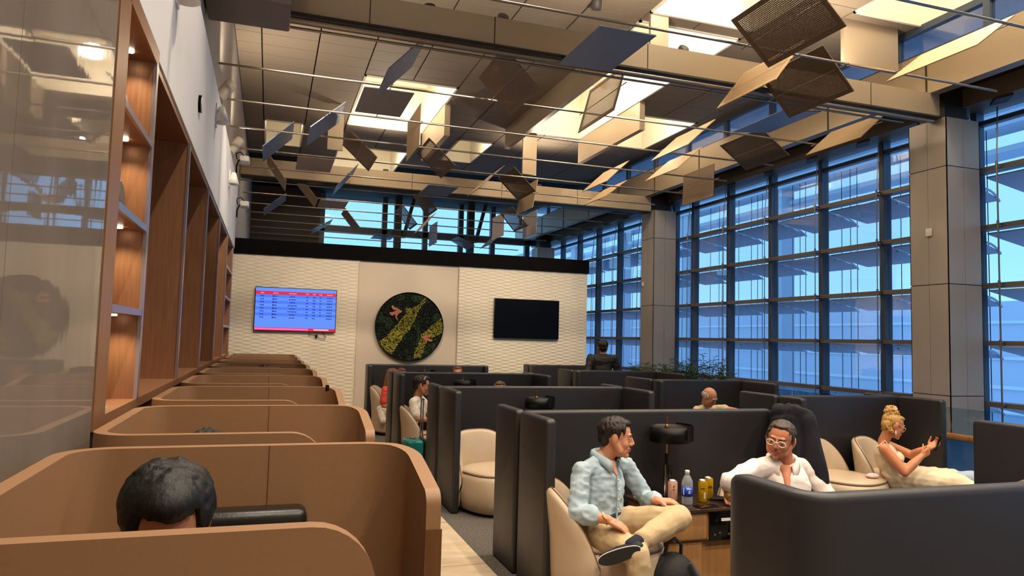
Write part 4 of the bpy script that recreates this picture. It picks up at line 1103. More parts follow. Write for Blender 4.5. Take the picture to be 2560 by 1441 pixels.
def face_parts(body, T, M3, s, brow, smile=False, eyes=True):
    for y in (-1, 1):
        if eyes:
            MB().sphere(T(.0775, y*.031, .003), .0118*s, 12, 8).build('eye', M_EYEW, body); MB().sphere(T(.0838, y*.032, .001), .0066*s, 10, 6).build('iris', M_IRIS, body)
            Blob().cap(T(.0835, y*.018, .0105), T(.079, y*.045, .0085), .0062*s, .005*s).cap(T(.082, y*.02, -.0085), T(.078, y*.044, -.008), .0055*s, .0045*s).build('eyelid', body.data.materials[0], body)
        if brow: Blob().cap(T(.093, y*.014, .025), T(.083, y*.048, .028), .0055*s, .0035*s).build('eyebrow', brow, body)
    m = Blob().cap(T(.0935, -.014, -.0665), T(.0935, .014, -.0665), .0042*s)
    if smile:
        Blob().cap(T(.088, -.017, -.0645), T(.0915, 0, -.067), .0042*s).cap(T(.0915, 0, -.067), T(.088, .017, -.0645), .0042*s).build('teeth', M_TEETH, body)
        Blob().cap(T(.089, -.024, -.0585), T(.0955, 0, -.0615), .0045*s).cap(T(.0955, 0, -.0615), T(.089, .024, -.0585), .0045*s).cap(T(.0875, -.022, -.067), T(.093, 0, -.0745), .0056*s).cap(T(.093, 0, -.0745), T(.0875, .022, -.067), .0056*s).build('lips', M_LIP, body)
    else: m.build('lips', M_LIP, body)
def add_hand(bl, wrist, d, n, thumb, curl=.5, L=1.0, spread=.1):
    """wrist point, finger direction d, palm normal n, thumb = +1/-1 side along d x n"""
    w = Vector(wrist); d = Vector(d).normalized(); n = Vector(n); n = (n-d*n.dot(d)).normalized(); l = d.cross(n)*thumb
    bl.cap(w-d*.02*L, w+d*.03*L, .024*L, .028*L, l, .75)
    offs = [.030, .010, -.010, -.028]; lens = [.070, .078, .072, .056]
    for k, (o, fl) in enumerate(zip(offs, lens)):
        kn = w+d*(.088-.004*abs(k-1))*L+l*o*L
        bl.cap(w+d*.015*L+l*o*.7*L, kn, .0155*L, .0115*L)
        dd = (d+l*spread*(1.5-k)*.5).normalized(); p = kn; a = 0
        for q, fr in enumerate((.46, .30, .24)):
            a += curl*(.75 if q == 0 else .9); v = (dd*cos(a)+n*sin(a))
            p2 = p+v*fl*fr*L; bl.cap(p, p2, (.0098-.001*q)*L, (.0090-.001*q)*L, n=10); p = p2
    p = w+d*.02*L+l*.022*L; v = (d*.62+l*.72+n*.3).normalized(); p2 = p+v*.042*L; bl.cap(p, p2, .0145*L, .0115*L)
    v = (d*.85+l*.35+n*(.25+curl*.3)).normalized(); p3 = p2+v*.032*L; bl.cap(p2, p3, .0108*L, .0098*L); bl.cap(p3, p3+v*.022*L+n*.006, .0095*L, .0078*L)
def person(name_label, group=None):
    return dict(label=name_label, cat='person')
def strands(bl, T, n, area, length, rad, rnd_, jit=.35, lift=.007):
    crown = Vector((-.055, .01, .125))
    for _ in range(n):
        x, y, z, nx, ny, nz = area(rnd_)
        p = Vector((x, y, z)); nn = Vector((nx, ny, nz)).normalized(); t = p-crown; t = t-nn*t.dot(nn)
        if t.length < 1e-4: t = Vector((1, 0, 0))-nn*nx
        t.normalize(); t = (t+Vector((rnd_.uniform(-1, 1), rnd_.uniform(-1, 1), rnd_.uniform(-1, 1)))*jit); t = (t-nn*t.dot(nn)).normalized()
        L = length*rnd_.uniform(.7, 1.2); lf = lift*rnd_.uniform(.3, 1.3)
        q = [p, p+t*L*.5+nn*lf, p+t*L-nn*(L*L*2.5-lf*.6)]
        if q[2].x > .055 and q[2].z < .075: continue
        bl.tube([T(*v) for v in q], rad, n=5, radii=[rad, rad, rad*.35])
def scalp(rnd_):
    a = rnd_.uniform(-pi, pi); t = rnd_.uniform(.15, 1.0); nx, ny, nz = cos(a)*sqrt(1-t*t), sin(a)*sqrt(1-t*t), t
    if nx > .75: nx = .6
    return (-.02+nx*.098, ny*.082, .04+nz*.085, nx, ny, nz)
def short_hair(T, M3, c, s, wide, col, nm='hair', body=None, seed=1, n=320, rad=.0055, L=.045, top=.0, voxel=.0048):
    h = Blob(); rr = random.Random(seed)
    def ell(x, y, z, rx, ry, rz): h.sphere(T(x, y, z), s, 18, 12, (rx, ry*wide, rz), M3)
    ell(-.026, 0, .042, .093, .081, .084); ell(.026, 0, .090+top, .056, .056, .025+top); ell(-.07, 0, -.005, .05, .07, .07)
    for y in (-1, 1): h.cap(T(.012, y*.077, .04), T(.008, y*.078, .0), .012*s, .008*s)
    strands(h, T, n, scalp, L, rad*s, rr)
    me = h.remesh(voxel, 1)
    return link(nm, me, col, body)
def hair_mat(name, rgb): return mat(name, rgb, .55, spec=.4, noise=(60, .5), stretch=(1, 1, .3), bump=(90, .5, .006))

# dark jacket over the right wing of the booth
def jacket():
    c = Blob(); ax = (0, 1, 0)
    c.cap((0, -.04, 1.135), (0, .22, 1.135), .072, .07)
    c.cap((-.06, .08, 1.10), (-.10, .04, .78), .155, .17, ax, .22); c.cap((-.10, .04, .78), (-.11, .0, .45), .17, .18, ax, .2)
    c.cap((.06, .08, 1.10), (.085, .06, .70), .15, .16, ax, .22)
    c.cap((0, -.07, 1.10), (.02, -.12, .80), .07, .085); c.cap((.02, -.12, .80), (.05, -.17, .48), .085, .07)
    o = link('jacket', c.remesh(.009, 4, (.022, 9, (1, 1, .22)), 4), mat('navy_wool', (13, 13, 22), .9), label='dark navy jacket hung over the booth wing behind the man in white', cat='jacket')
    o.location = (3.84, 4.52, 0)
jacket()
def collar(nb, F, sd, r, m, parent, drop=.05, leaf=.05, tip=.085):
    V = []; Fc = []; K = 26
    for k in range(K+1):
        a = radians(-158+316*k/K); d = -F*cos(a)+sd*sin(a); fr = (1-cos(a))/2; fr2 = fr**3
        base = nb+d*r*(1+.1*fr)+vec(0, 0, .005-drop*fr2); top = base+d*.006+vec(0, 0, .042-.012*fr2)+F*.01*fr2
        out = top+d*(.026+.012*fr2)+vec(0, 0, -(leaf+(tip-leaf)*max(0, fr2-.35)/.65)); mid = top+d*.016+vec(0, 0, -.008)
        V += [base, top, mid, out]
    for k in range(K):
        a = 4*k; Fc += [(a+q, a+4+q, a+5+q, a+1+q) for q in range(3)]
    co = MB().add(V, Fc, True).build('collar', m, parent); mm = co.modifiers.new('thick', 'SOLIDIFY'); mm.thickness = .004

# ------------------------------------------------------------------ man in the light blue shirt, ankle on knee
def blue_man():
    sk = skin_mat('fair_skin', (198, 138, 106)); F = vec(.36, -.93, 0)
    hc = vec(2.175, 4.27, 1.035); Mh = frame((.86, -.45, -.10)); sd = vec(.93, .36, 0)
    nb = vec(2.115, 4.315, .905); Rs, Ls = vec(1.915, 4.235, .835), vec(2.315, 4.40, .825)
    Re, Rw = vec(1.845, 4.14, .60), vec(1.985, 3.99, .585); Le, Lw = vec(2.44, 4.35, .61), vec(2.385, 4.11, .655)
    Rh, Lh = vec(1.98, 4.25, .475), vec(2.17, 4.33, .475)
    Lk, La = vec(2.465, 3.98, .575), vec(2.10, 3.86, .475); Rk, Ra = vec(2.10, 3.83, .42), vec(2.10, 3.80, .09)
    b = Blob(); T = add_head(b, hc, Mh, 1.02)
    b.cap(T(-.025, 0, -.06), nb+vec(0, .01, -.02), .056, .062); b.cap(nb, nb+vec(0, .02, -.12), .07, .09, sd, .75)
    b.cap(vec(2.09, 4.34, .72), vec(2.07, 4.33, .50), .12, .13, sd, .7)
    b.chain([Rs, Re, Rw], [.045, .043, .029]); b.chain([Ls, Le, Lw], [.045, .043, .029])
    add_hand(b, Rw, vec(.80, -.30, -.38), vec(.1, .25, -.95), 1, .35, 1.02)
    add_hand(b, Lw, vec(.80, -.42, .02), vec(.05, .1, -1), -1, .42, 1.0, .25)
    body = link('person', b.remesh(.0048, 3), sk, label='man in a light blue shirt and khaki trousers, ankle crossed on knee', cat='person')
    face_parts(body, T, Mh, 1.02, hair_mat('dark_brown_hair', (38, 26, 20)), smile=True)
    short_hair(T, Mh, hc, 1.02, 1, MATS['dark_brown_hair'], body=body, seed=4, n=420, rad=.0055, L=.042, top=.004)
    st = Blob(); 
    for y in (-1, 1): st.cap(T(.02, y*.062, -.07), T(.06, y*.03, -.105), .014)
    # shirt
    sh = mat('light_blue_chambray', (158, 176, 184), .85, noise=(40, .10), bump=(260, .25, .002))
    c = Blob(); ch, be = vec(2.10, 4.32, .74), vec(2.085, 4.30, .55)
    c.cap(nb+vec(0, .01, -.03), Rs+vec(.02, .01, .0), .06, .052); c.cap(nb+vec(0, .01, -.03), Ls+vec(-.02, -.005, .0), .06, .052); c.cap((Rs+Ls)/2+vec(0, 0, -.055), ch, .165, .168, sd, .62); c.cap(ch, be, .168, .16, sd, .76); c.cap(be, vec(2.07, 4.30, .47), .16, .165, sd, .8)
    c.chain([Rs, (Rs+Re)/2, Re], [.058, .062, .060]); c.chain([Re, Re+(Rw-Re)*.42], [.064, .056])
    c.chain([Ls, (Ls+Le)/2, Le], [.058, .060, .056]); c.chain([Le, Le+(Lw-Le)*.75], [.056, .048])
    c.cap(Re+(Rw-Re)*.30, Re+(Rw-Re)*.46, .066, .064); c.cap(Le+(Lw-Le)*.62, Le+(Lw-Le)*.8, .055, .052)
    sho = link('shirt', c.remesh(.007, 4, (.012, 11, (1, 1, 1.6)), 2), sh, body)
    # collar, placket, buttons, pocket
    collar(nb, F, sd, .068, sh, sho)
    fr = lambda z, off=0: (lambda t: vec(2.10, 4.32, 0)*(1-t)+vec(2.08, 4.30, 0)*t)((.8-z)/.3)+F*(.118+.022*sin((.86-z)*7)+off)+vec(0, 0, z)
    MB().tube([fr(.80-.04*k, .004) for k in range(8)], .007, n=6).build('placket', sh, sho)
    for k in range(5): MB().sphere(fr(.78-.06*k, .014), .005, 8, 6).build('button', M_WHITE, sho)
    # V opening of skin
    Blob().cap(nb+F*.065+vec(0, 0, -.03), nb+F*.105+vec(0, 0, -.10), .03, .008, sd, .5).build('open_collar_skin', sk, body)
    # trousers
    kh = mat('khaki_twill', (184, 160, 122), .85, noise=(50, .06), bump=(300, .2, .002)); p = Blob()
    p.cap(Rh+vec(.0, .02, .0), Lh+vec(0, .02, 0), .115, .11); p.chain([Rh, Rh+(Rk-Rh)*.5, Rk], [.105, .092, .075]); p.chain([Rk, Rk+(Ra-Rk)*.5, Ra], [.076, .068, .058])
    p.chain([Lh, Lh+(Lk-Lh)*.5, Lk], [.10, .09, .076]); p.chain([Lk, Lk+(La-Lk)*.5, La+(Lk-La)*.16], [.076, .07, .058])
    tr = link('trousers', p.remesh(.008, 4, (.010, 8, (1, 1, 1)), 9), kh, body)
    MB().tube([Rh+vec(-.105, -.02, .075), Rh+vec(-.03, -.11, .085), Rh+vec(.1, -.10, .085), Lh+vec(.09, -.05, .085)], .012, n=8).build('belt', mat('navy_belt', (24, 26, 36), .6), tr)
    # socks and shoes
    so = Blob().cap(La+(Lk-La)*.18, La+vec(-.03, -.01, -.01), .046, .044).remesh(.006, 2); link('sock', so, mat('navy_sock', (24, 26, 40), .9), body)
    M_SH = mat('black_shoe_knit', (18, 18, 20), .7); M_SO = mat('black_rubber_sole', (28, 27, 26), .6); M_SW = mat('white_sole_edge', (225, 222, 215), .5)
    def shoe(ankle, d, n):
        """d = toe direction, n = sole normal (pointing away from the foot)"""
        d = Vector(d).normalized(); n = Vector(n); n = (n-d*n.dot(d)).normalized(); l = d.cross(n)
        a = Vector(ankle); o = Blob(); heel = a-d*.05+n*.05; toe = a+d*.165+n*.06
        o.cap(a-d*.01, heel, .045, .036); o.cap(heel, a+d*.06+n*.045, .038, .042, l, .8); o.cap(a+d*.06+n*.045, toe, .042, .034, l, .62); o.cap(a+d*.01-n*.02, a+d*.09+n*.03, .04, .034)
        s1_ = link('shoe', o.remesh(.006, 3), M_SH, body)
        out = []
        for k in range(28):
            t = 2*pi*k/28; x = cos(t); y = sin(t); wdt = .042*(1.0+.12*x)*(1-.16*(1-x*x)*(1 if y > 0 else .3)); out.append((.065+.132*x, y*wdt))
        MB().prism(out, a+n*.076, d, l, n*.010).build('white_edge', M_SW, s1_)
        MB().prism([(.065+(x-.065)*.97, y*.95) for x, y in out], a+n*.086, d, l, n*.012).build('sole', M_SO, s1_)
        return s1_
    shoe(La+vec(-.03, .02, -.03), vec(-.80, .36, -.34), vec(-.40, -.90, .04))
    shoe(Ra, vec(.25, -.95, 0), vec(0, 0, -1))
    MB().tube([Rw+vec(-.035, .01, .028), Rw+vec(-.03, -.03, .012), Rw+vec(-.02, -.02, -.028)], .004, n=6).build('bracelet', M_BRASS, body)
    MB().tube([Rw+(Rw-Re).normalized()*-.03+q for q in [vec(0, .03, .0), vec(.0, .01, .033), vec(.01, -.025, .02), vec(.01, -.03, -.01)]], .0035, n=6).build('bracelet', mat('pale_band', (220, 205, 190), .5), body)
blue_man()

# ------------------------------------------------------------------ man in the white shirt with clear-framed glasses
def white_man():
    sk = skin_mat('ruddy_skin', (190, 124, 92)); F = vec(-.42, -.9, 0).normalized(); sd = vec(.9, -.42, 0).normalized()
    hc = vec(3.475, 4.29, .995); Mh = frame((-.80, -.58, -.16), (.22, -.05, 1)); nb = vec(3.545, 4.36, .845)
    Rs, Ls = vec(3.30, 4.34, .785), vec(3.80, 4.42, .765); Re, Rw = vec(3.06, 4.30, .71), vec(3.085, 4.33, .655)
    Le, Lw = vec(3.93, 4.33, .54), vec(3.80, 4.12, .45)
    b = Blob(); T = add_head(b, hc, Mh, 1.06, 1.08)
    for y in (-1, 1): b.sphere(T(.03, y*.044, -.078), .029, 12, 8)
    b.cap(T(-.02, 0, -.05), nb, .068, .078); b.cap(nb, nb+vec(0, 0, -.15), .08, .1, sd, .75); b.cap(nb+vec(0, .02, -.15), vec(3.55, 4.40, .45), .14, .17, sd, .75)
    b.chain([Rs, Re, Rw], [.05, .05, .034]); b.chain([Ls, Le, Lw], [.05, .048, .034])
    add_hand(b, vec(3.075, 4.335, .65), vec(-.12, -.35, -.75), vec(-.15, -.9, .1), -1, .75, 1.02); add_hand(b, Lw, vec(-.5, -.6, -.2), vec(0, 0, -1), 1, .5)
    b.chain([vec(3.45, 4.36, .42), vec(3.33, 3.98, .43), vec(3.33, 3.94, .09)], [.1, .075, .06]); b.chain([vec(3.65, 4.40, .42), vec(3.66, 4.0, .43), vec(3.66, 3.96, .09)], [.1, .075, .06])
    body = link('person', b.remesh(.0052, 3), sk, label='smiling man in a white shirt and clear-framed glasses at the table', cat='person')
    face_parts(body, T, Mh, 1.06, hair_mat('grey_brown_hair', (66, 54, 44)), smile=True)
    h = Blob(); s = 1.06
    def ell(x, y, z, rx, ry, rz): h.sphere(T(x, y, z), s, 18, 12, (rx, ry*1.08, rz), Mh)
    ell(-.026, 0, .042, .096, .081, .086); ell(-.062, 0, .0, .052, .068, .066); ell(.02, 0, .098, .05, .05, .018)
    for y in (-1, 1): h.cap(T(.012, y*.076, .035), T(.012, y*.077, .005), .012)
    strands(h, T, 260, scalp, .02, .0035, random.Random(8), .3, .003); link('hair', h.remesh(.0055, 1), MATS['grey_brown_hair'], body)
    # glasses
    M_CF = mat('clear_acetate', (226, 220, 212), .15, spec=.8); gl = empty('glasses'); gl.parent = body
    for y in (-1, 1):
        pts = [T(.106+.004*cos(a)*0, y*.034+.0235*cos(a), .0+.018*sin(a)) for a in [2*pi*k/20 for k in range(21)]]
        MB().tube(pts, .0026, n=6).build('rim', M_CF, gl)
        MB().tube([T(.104, y*.058, .006), T(.06, y*.074, .008), T(-.01, y*.084, .006)], .0024, n=6).build('temple', mat('dark_temple', (70, 56, 46), .4), gl)
    MB().tube([T(.107, -.011, .004), T(.110, 0, .007), T(.107, .011, .004)], .0026, n=6).build('bridge', M_CF, gl)
    # shirt
    ws = mat('white_cotton', (226, 212, 202), .85, noise=(30, .04), bump=(260, .2, .002)); c = Blob()
    ch, be = vec(3.545, 4.37, .66), vec(3.55, 4.36, .48)
    c.cap(nb+vec(0, .01, -.035), Rs+vec(.03, 0, 0), .07, .066); c.cap(nb+vec(0, .01, -.035), Ls+vec(-.03, 0, 0), .07, .066); c.cap((Rs+Ls)/2+vec(0, 0, -.06), ch, .19, .205, sd, .66); c.cap(ch, be, .20, .21, sd, .82); c.cap(be, vec(3.55, 4.38, .38), .21, .2, sd, .85)
    c.chain([Rs, (Rs+Re)/2, Re], [.074, .072, .066]); c.chain([Re, Re+(Rw-Re)*.7], [.07, .055]); c.chain([Ls, (Ls+Le)/2, Le], [.076, .078, .072]); c.chain([Le, Lw], [.072, .05])
    sho = link('shirt', c.remesh(.008, 4, (.012, 7, (1, 1, 1.4)), 5), ws, body)
    collar(nb+vec(0, 0, -.01), F, sd, .082, ws, sho, .07, .052, .10)
    Blob().cap(nb+F*.09+vec(0, 0, -.05), nb+F*.175+vec(0, 0, -.19), .045, .008, sd, .5).build('open_collar_skin', sk, body)
    tr = Blob(); tr.chain([vec(3.45, 4.36, .42), vec(3.33, 3.98, .43), vec(3.33, 3.94, .1)], [.11, .09, .07]); tr.chain([vec(3.65, 4.40, .42), vec(3.66, 4.0, .43), vec(3.66, 3.96, .1)], [.11, .09, .07])
    link('trousers', tr.remesh(.011, 3), mat('dark_trousers', (40, 40, 48), .85), body)
    for x in (3.33, 3.66): Blob().cap(vec(x, 3.98, .055), vec(x-.03, 3.80, .045), .045, .04).build('shoe', MATS['black_shoe_knit'], body)
white_man()

# ------------------------------------------------------------------ blonde woman with phone
def woman():
    sk = skin_mat('tanned_skin', (196, 128, 90)); F = vec(.62, -.78, 0); sd = vec(.78, .62, 0)
    hc = vec(5.80, 5.52, .915); Mh = frame((.90, -.35, -.36), (.3, 0, 1)); nb = vec(5.735, 5.58, .755)
    Rs, Ls = vec(5.625, 5.47, .70), vec(5.90, 5.70, .695); Re, Rw = vec(5.735, 5.34, .50), vec(5.905, 5.30, .655); Le, Lw = vec(6.05, 5.55, .62), vec(6.06, 5.36, .715)
    b = Blob(); T = add_head(b, hc, Mh, .96, .95)
    b.cap(T(-.03, 0, -.05), nb, .048, .052); b.cap(nb, nb+vec(0, 0, -.1), .06, .09, sd, .7); b.cap(nb+vec(0, 0, -.12), vec(5.78, 5.57, .45), .085, .10, sd, .75)
    b.cap(Rs, Ls, .045); b.chain([Rs, (Rs+Re)/2, Re], [.052, .05, .044]); b.chain([Re, (Re+Rw)/2, Rw], [.043, .042, .026]); b.chain([Ls, Le], [.05, .042]); b.chain([Le, (Le+Lw)/2, Lw], [.042, .038, .026])
    add_hand(b, Rw, vec(.75, -.15, .45), vec(.2, .8, .2), 1, .75, .92); add_hand(b, Lw, vec(.55, -.35, .45), vec(-.3, -.4, .6), -1, .65, .92)
    b.chain([vec(5.85, 5.50, .42), vec(6.18, 5.12, .42), vec(6.28, 4.85, .14)], [.07, .055, .045]); b.chain([vec(5.95, 5.62, .42), vec(6.34, 5.30, .42), vec(6.5, 5.0, .14)], [.07, .055, .045])
    body = link('person', b.remesh(.0052, 3), sk, label='blonde woman in a cream sleeveless dress looking at her phone', cat='person')
    face_parts(body, T, Mh, .96, mat('blonde_brow', (140, 100, 60), .6))
    bh = mat('curly_blonde_hair', (214, 170, 96), .5, noise=(70, 0, (150, 104, 52)), bump=(60, .5, .006)); h = Blob(); rr = random.Random(21)
    def ell(x, y, z, rx, ry, rz): h.sphere(T(x, y, z), .96, 18, 12, (rx, ry, rz), Mh)
    ell(-.03, 0, .042, .098, .083, .088); ell(.026, 0, .09, .058, .058, .026); ell(-.07, 0, -.005, .05, .068, .07); ell(-.06, 0, .115, .06, .062, .05)
    for _ in range(170):
        a = rr.uniform(0, 2*pi); e = rr.uniform(-.6, 1.5); c0 = T(-.06+.06*cos(a)*cos(e), .065*sin(a)*cos(e), .115+.055*sin(e)); rad = rr.uniform(.010, .018); ax = Vector((rr.uniform(-1, 1), rr.uniform(-1, 1), rr.uniform(-1, 1))).normalized(); u = ax.orthogonal().normalized(); w_ = ax.cross(u); ph_ = rr.uniform(0, 6)
        h.tube([c0+u*rad*cos(ph_+t*.9)+w_*rad*sin(ph_+t*.9)+ax*.004*t for t in range(5)], .0042, n=6)
    for _ in range(60):
        x = rr.uniform(-.1, -.04); y = rr.uniform(-.06, .06); p0 = T(x, y, rr.uniform(-.05, .02)); h.tube([p0, p0+vec(rr.uniform(-.02, .02), rr.uniform(-.02, .02), -.03), p0+vec(rr.uniform(-.03, .03), rr.uniform(-.03, .03), -.06)], .0045, n=6)
    link('hair', h.remesh(.0055, 0), bh, body)
    M_GLD = mat('gold_frame', (214, 170, 110), .35, metal=.3); gl = empty('glasses'); gl.parent = body
    for y in (-1, 1):
        MB().tube([T(.100, y*.031+.022*cos(a), -.006+.015*sin(a)) for a in [2*pi*k/18 for k in range(19)]], .0024, n=6).build('rim', M_GLD, gl)
        MB().tube([T(.098, y*.054, .0), T(.05, y*.072, .008), T(-.01, y*.08, .014)], .0045, n=6).build('temple', M_GLD, gl)
    MB().tube([T(.1, -.01, -.002), T(.1, .01, -.002)], .0024, n=6).build('bridge', M_GLD, gl)
    er = T(-.004, -.083, -.05); MB().add([er, er+vec(.012, 0, -.024), er+vec(0, 0, -.06), er+vec(-.012, 0, -.024), er+vec(0, -.006, -.026), er+vec(0, .006, -.026)], [(0, 1, 4), (1, 2, 4), (2, 3, 4), (3, 0, 4), (0, 5, 1), (1, 5, 2), (2, 5, 3), (3, 5, 0)]).build('earring', mat('white_earring', (235, 225, 215), .4), body)
    dr = mat('cream_knit_dress', (214, 196, 164), .9, noise=(60, .06), bump=(180, .3, .003)); c = Blob()
    c.cap(nb+vec(.01, -.01, -.115), vec(5.78, 5.56, .56), .115, .13, sd, .9); c.cap(vec(5.78, 5.55, .56), vec(5.84, 5.55, .43), .125, .15, sd, .85)
    c.sphere(vec(5.805, 5.485, .60), .055); c.sphere(vec(5.875, 5.54, .60), .055)
    c.chain([vec(5.86, 5.50, .42), vec(6.18, 5.14, .40), vec(6.26, 4.98, .30)], [.125, .105, .10]); c.chain([vec(5.95, 5.62, .42), vec(6.32, 5.32, .41)], [.12, .10]); c.cap(vec(5.9, 5.56, .40), vec(6.22, 5.24, .36), .14, .12)
    do = link('dress', c.remesh(.008, 4, (.014, 9, (1, 1, .6)), 3), dr, body)
    for a, k in ((Rs, -1), (Ls, 1)): MB().tube([nb+sd*.055*k+F*.06+vec(0, 0, -.06), nb+sd*.06*k+F*.02+vec(0, 0, .012), nb+sd*.075*k-F*.06+vec(0, 0, -.06)], .007, n=6).build('strap', dr, do)
    je = Blob(); je.chain([vec(6.24, 5.00, .33), vec(6.30, 4.84, .16)], [.08, .07]); je.chain([vec(6.34, 5.28, .42), vec(6.52, 5.14, .44), vec(6.6, 4.95, .16)], [.085, .085, .07]); link('jeans', je.remesh(.01, 3, (.01, 9, (1, 1, 1))), mat('pale_denim', (150, 164, 182), .85), body)
    for p_ in (vec(6.30, 4.84, .05), vec(6.62, 4.92, .05)): Blob().cap(p_, p_+vec(.08, -.14, -.005), .042, .036).build('shoe', MATS['white_sole_edge'], body)
    MB().tube([Rw+(Re-Rw)*.35+q for q in (vec(.0, .03, .02), vec(.02, -.01, .034), vec(.02, -.03, .0), vec(0, -.02, -.03))], .004, n=6).build('bracelet', M_BRASS, body)
    phn = MB().box((-.036, -.005, -.072), (.036, .005, .072)).build('phone', M_BLKGLOSS, bevel=.003, label='black phone in the hands of the blonde woman', cat='phone'); phn.location = (6.10, 5.30, .765); phn.rotation_euler = (radians(20), 0, radians(53))
woman()
bag = MB(); bag.sphere((0, 0, .02), 1, 16, 8, (.07, .045, .025)); bag.build('pouch', mat('pink_white_pouch', (226, 150, 146), .6, noise=(18, 0, (236, 226, 216))), label='small pink and white pouch on the empty cream chair', cat='pouch').location = (5.56, 5.55, .415)

# ------------------------------------------------------------------ simpler seated and standing people further away
def upper_person(hc, fwd, nb, shw, lab, skin, hair, top, sleeves='short', seat=None, scale=1.0, bald=False, up=(0, 0, 1), arms=None, legs=None, voxel=.008, torso_low=None, hairkw=None, legcol=None, brow=True, bulk=1.0):
    hc, nb = Vector(hc), Vector(nb); Mh = frame(fwd, up); F = Vector((fwd[0], fwd[1], 0)).normalized() if seat is None else Vector(seat).normalized(); sd = Vector((-F.y, F.x, 0))
    b = Blob(); T = add_head(b, hc, Mh, scale)
    b.cap(T(-.025, 0, -.06), nb, .052, .058); low = Vector(torso_low) if torso_low is not None else nb+vec(0, 0, -.40)
    b.cap(nb+(low-nb)*.2, low, .1, .12, sd, .7)
    Rs, Ls = nb-sd*shw+vec(0, 0, -.055), nb+sd*shw+vec(0, 0, -.055)
    A = arms or [[Rs-sd*.03+vec(0, 0, -.26), Rs+F*.2+vec(0, 0, -.30)], [Ls+sd*.03+vec(0, 0, -.26), Ls+F*.2+vec(0, 0, -.30)]]
    for s_, (e, w_), th in ((Rs, A[0], 1), (Ls, A[1], -1)):
        e, w_ = Vector(e), Vector(w_); b.chain([s_, e, w_], [.046, .042, .028]); add_hand(b, w_, (w_-e).normalized(), vec(0, 0, -1) if abs((w_-e).normalized().z) < .9 else F, th, .5)
    if legs:
        for ch_ in legs: b.chain([Vector(q) for q in ch_], [.09, .07, .05][:len(ch_)])
    body = link('person', b.remesh(voxel, 2), skin, label=lab, cat='person')
    face_parts(body, T, Mh, scale, hair if brow else None)
    if bald:
        h = Blob()
        for y in (-1, 1): h.sphere(T(-.02, y*.074, .015), scale, 14, 10, (.05, .014, .045), Mh)
        h.sphere(T(-.088, 0, .0), scale, 14, 10, (.022, .066, .05), Mh); link('hair', h.remesh(.006, 2), hair, body)
    else: short_hair(T, Mh, hc, scale, 1, hair, body=body, voxel=.0058, **(hairkw or {}))
    c = Blob(); k_ = bulk; c.cap(nb+vec(0, 0, -.03), Rs+sd*.02, .055*k_, .05*k_); c.cap(nb+vec(0, 0, -.03), Ls-sd*.02, .055*k_, .05*k_); c.cap(nb+vec(0, 0, -.11), nb+(low-nb)*.5, shw*.84*k_, .16*k_, sd, .64); c.cap(nb+(low-nb)*.5, low, .16*k_, .165*k_, sd, .75)
    for s_, (e, w_) in ((Rs, A[0]), (Ls, A[1])):
        e, w_ = Vector(e), Vector(w_)
        if sleeves == 'short': c.chain([s_, s_+(e-s_)*.75], [.056, .068])
        else: c.chain([s_, e, e+(w_-e)*.92], [.06*k_, .062*k_, .045])
    link('top', c.remesh(.01, 3, (.008, 9, (1, 1, 1.4)), 1), top, body)
    if legs and legcol:
        l_ = Blob()
        for ch_ in legs: l_.chain([Vector(q) for q in ch_], [.105, .085, .065][:len(ch_)])
        link('trousers', l_.remesh(.012, 3), legcol, body)
        for ch_ in legs: Blob().cap(Vector(ch_[-1])+vec(0, 0, -.03), Vector(ch_[-1])+F*.16+vec(0, 0, -.035), .045, .04).build('shoe', MATS['black_shoe_knit'], body)
    return body, T, Mh
BLK = hair_mat('black_hair', (16, 13, 12)); SKA = skin_mat('olive_skin', (182, 126, 94)); BRN = hair_mat('brown_hair', (92, 66, 44))
LEGB = mat('black_trousers', (16, 15, 16), .85)
# t-shirt man
b_, T_, M_ = upper_person((2.005, 9.70, 1.00), (.93, -.30, -.12), (1.955, 9.74, .845), .19, 'man in a white t-shirt with sunglasses on his head, in profile', SKA, hair_mat('dark_hair', (44, 30, 24)), mat('white_tee', (222, 210, 192), .9), seat=(.88, -.48, 0), scale=1.05,
    torso_low=(1.96, 9.76, .46), arms=[((1.90, 9.52, .58), (2.12, 9.46, .55)), ((2.20, 9.86, .58), (2.22, 9.62, .55))], legs=[[(2.0, 9.68, .46), (2.36, 9.42, .48), (2.38, 9.38, .1)], [(2.06, 9.80, .46), (2.44, 9.62, .48), (2.46, 9.58, .1)]], legcol=LEGB, hairkw=dict(seed=5, n=240, top=.006))
for y in (-1, 1): MB().sphere(T_(.03, y*.035, .118), 1, 12, 8, (.012, .026, .018), M_).build('sunglasses_lens', M_BLKGLOSS, b_)
MB().tube([T_(.02, -.08, .08), T_(.032, -.06, .122), T_(.036, 0, .125), T_(.032, .06, .122), T_(.02, .08, .08)], .005, n=6).build('sunglasses_frame', mat('pale_frame', (190, 190, 205), .2), b_)
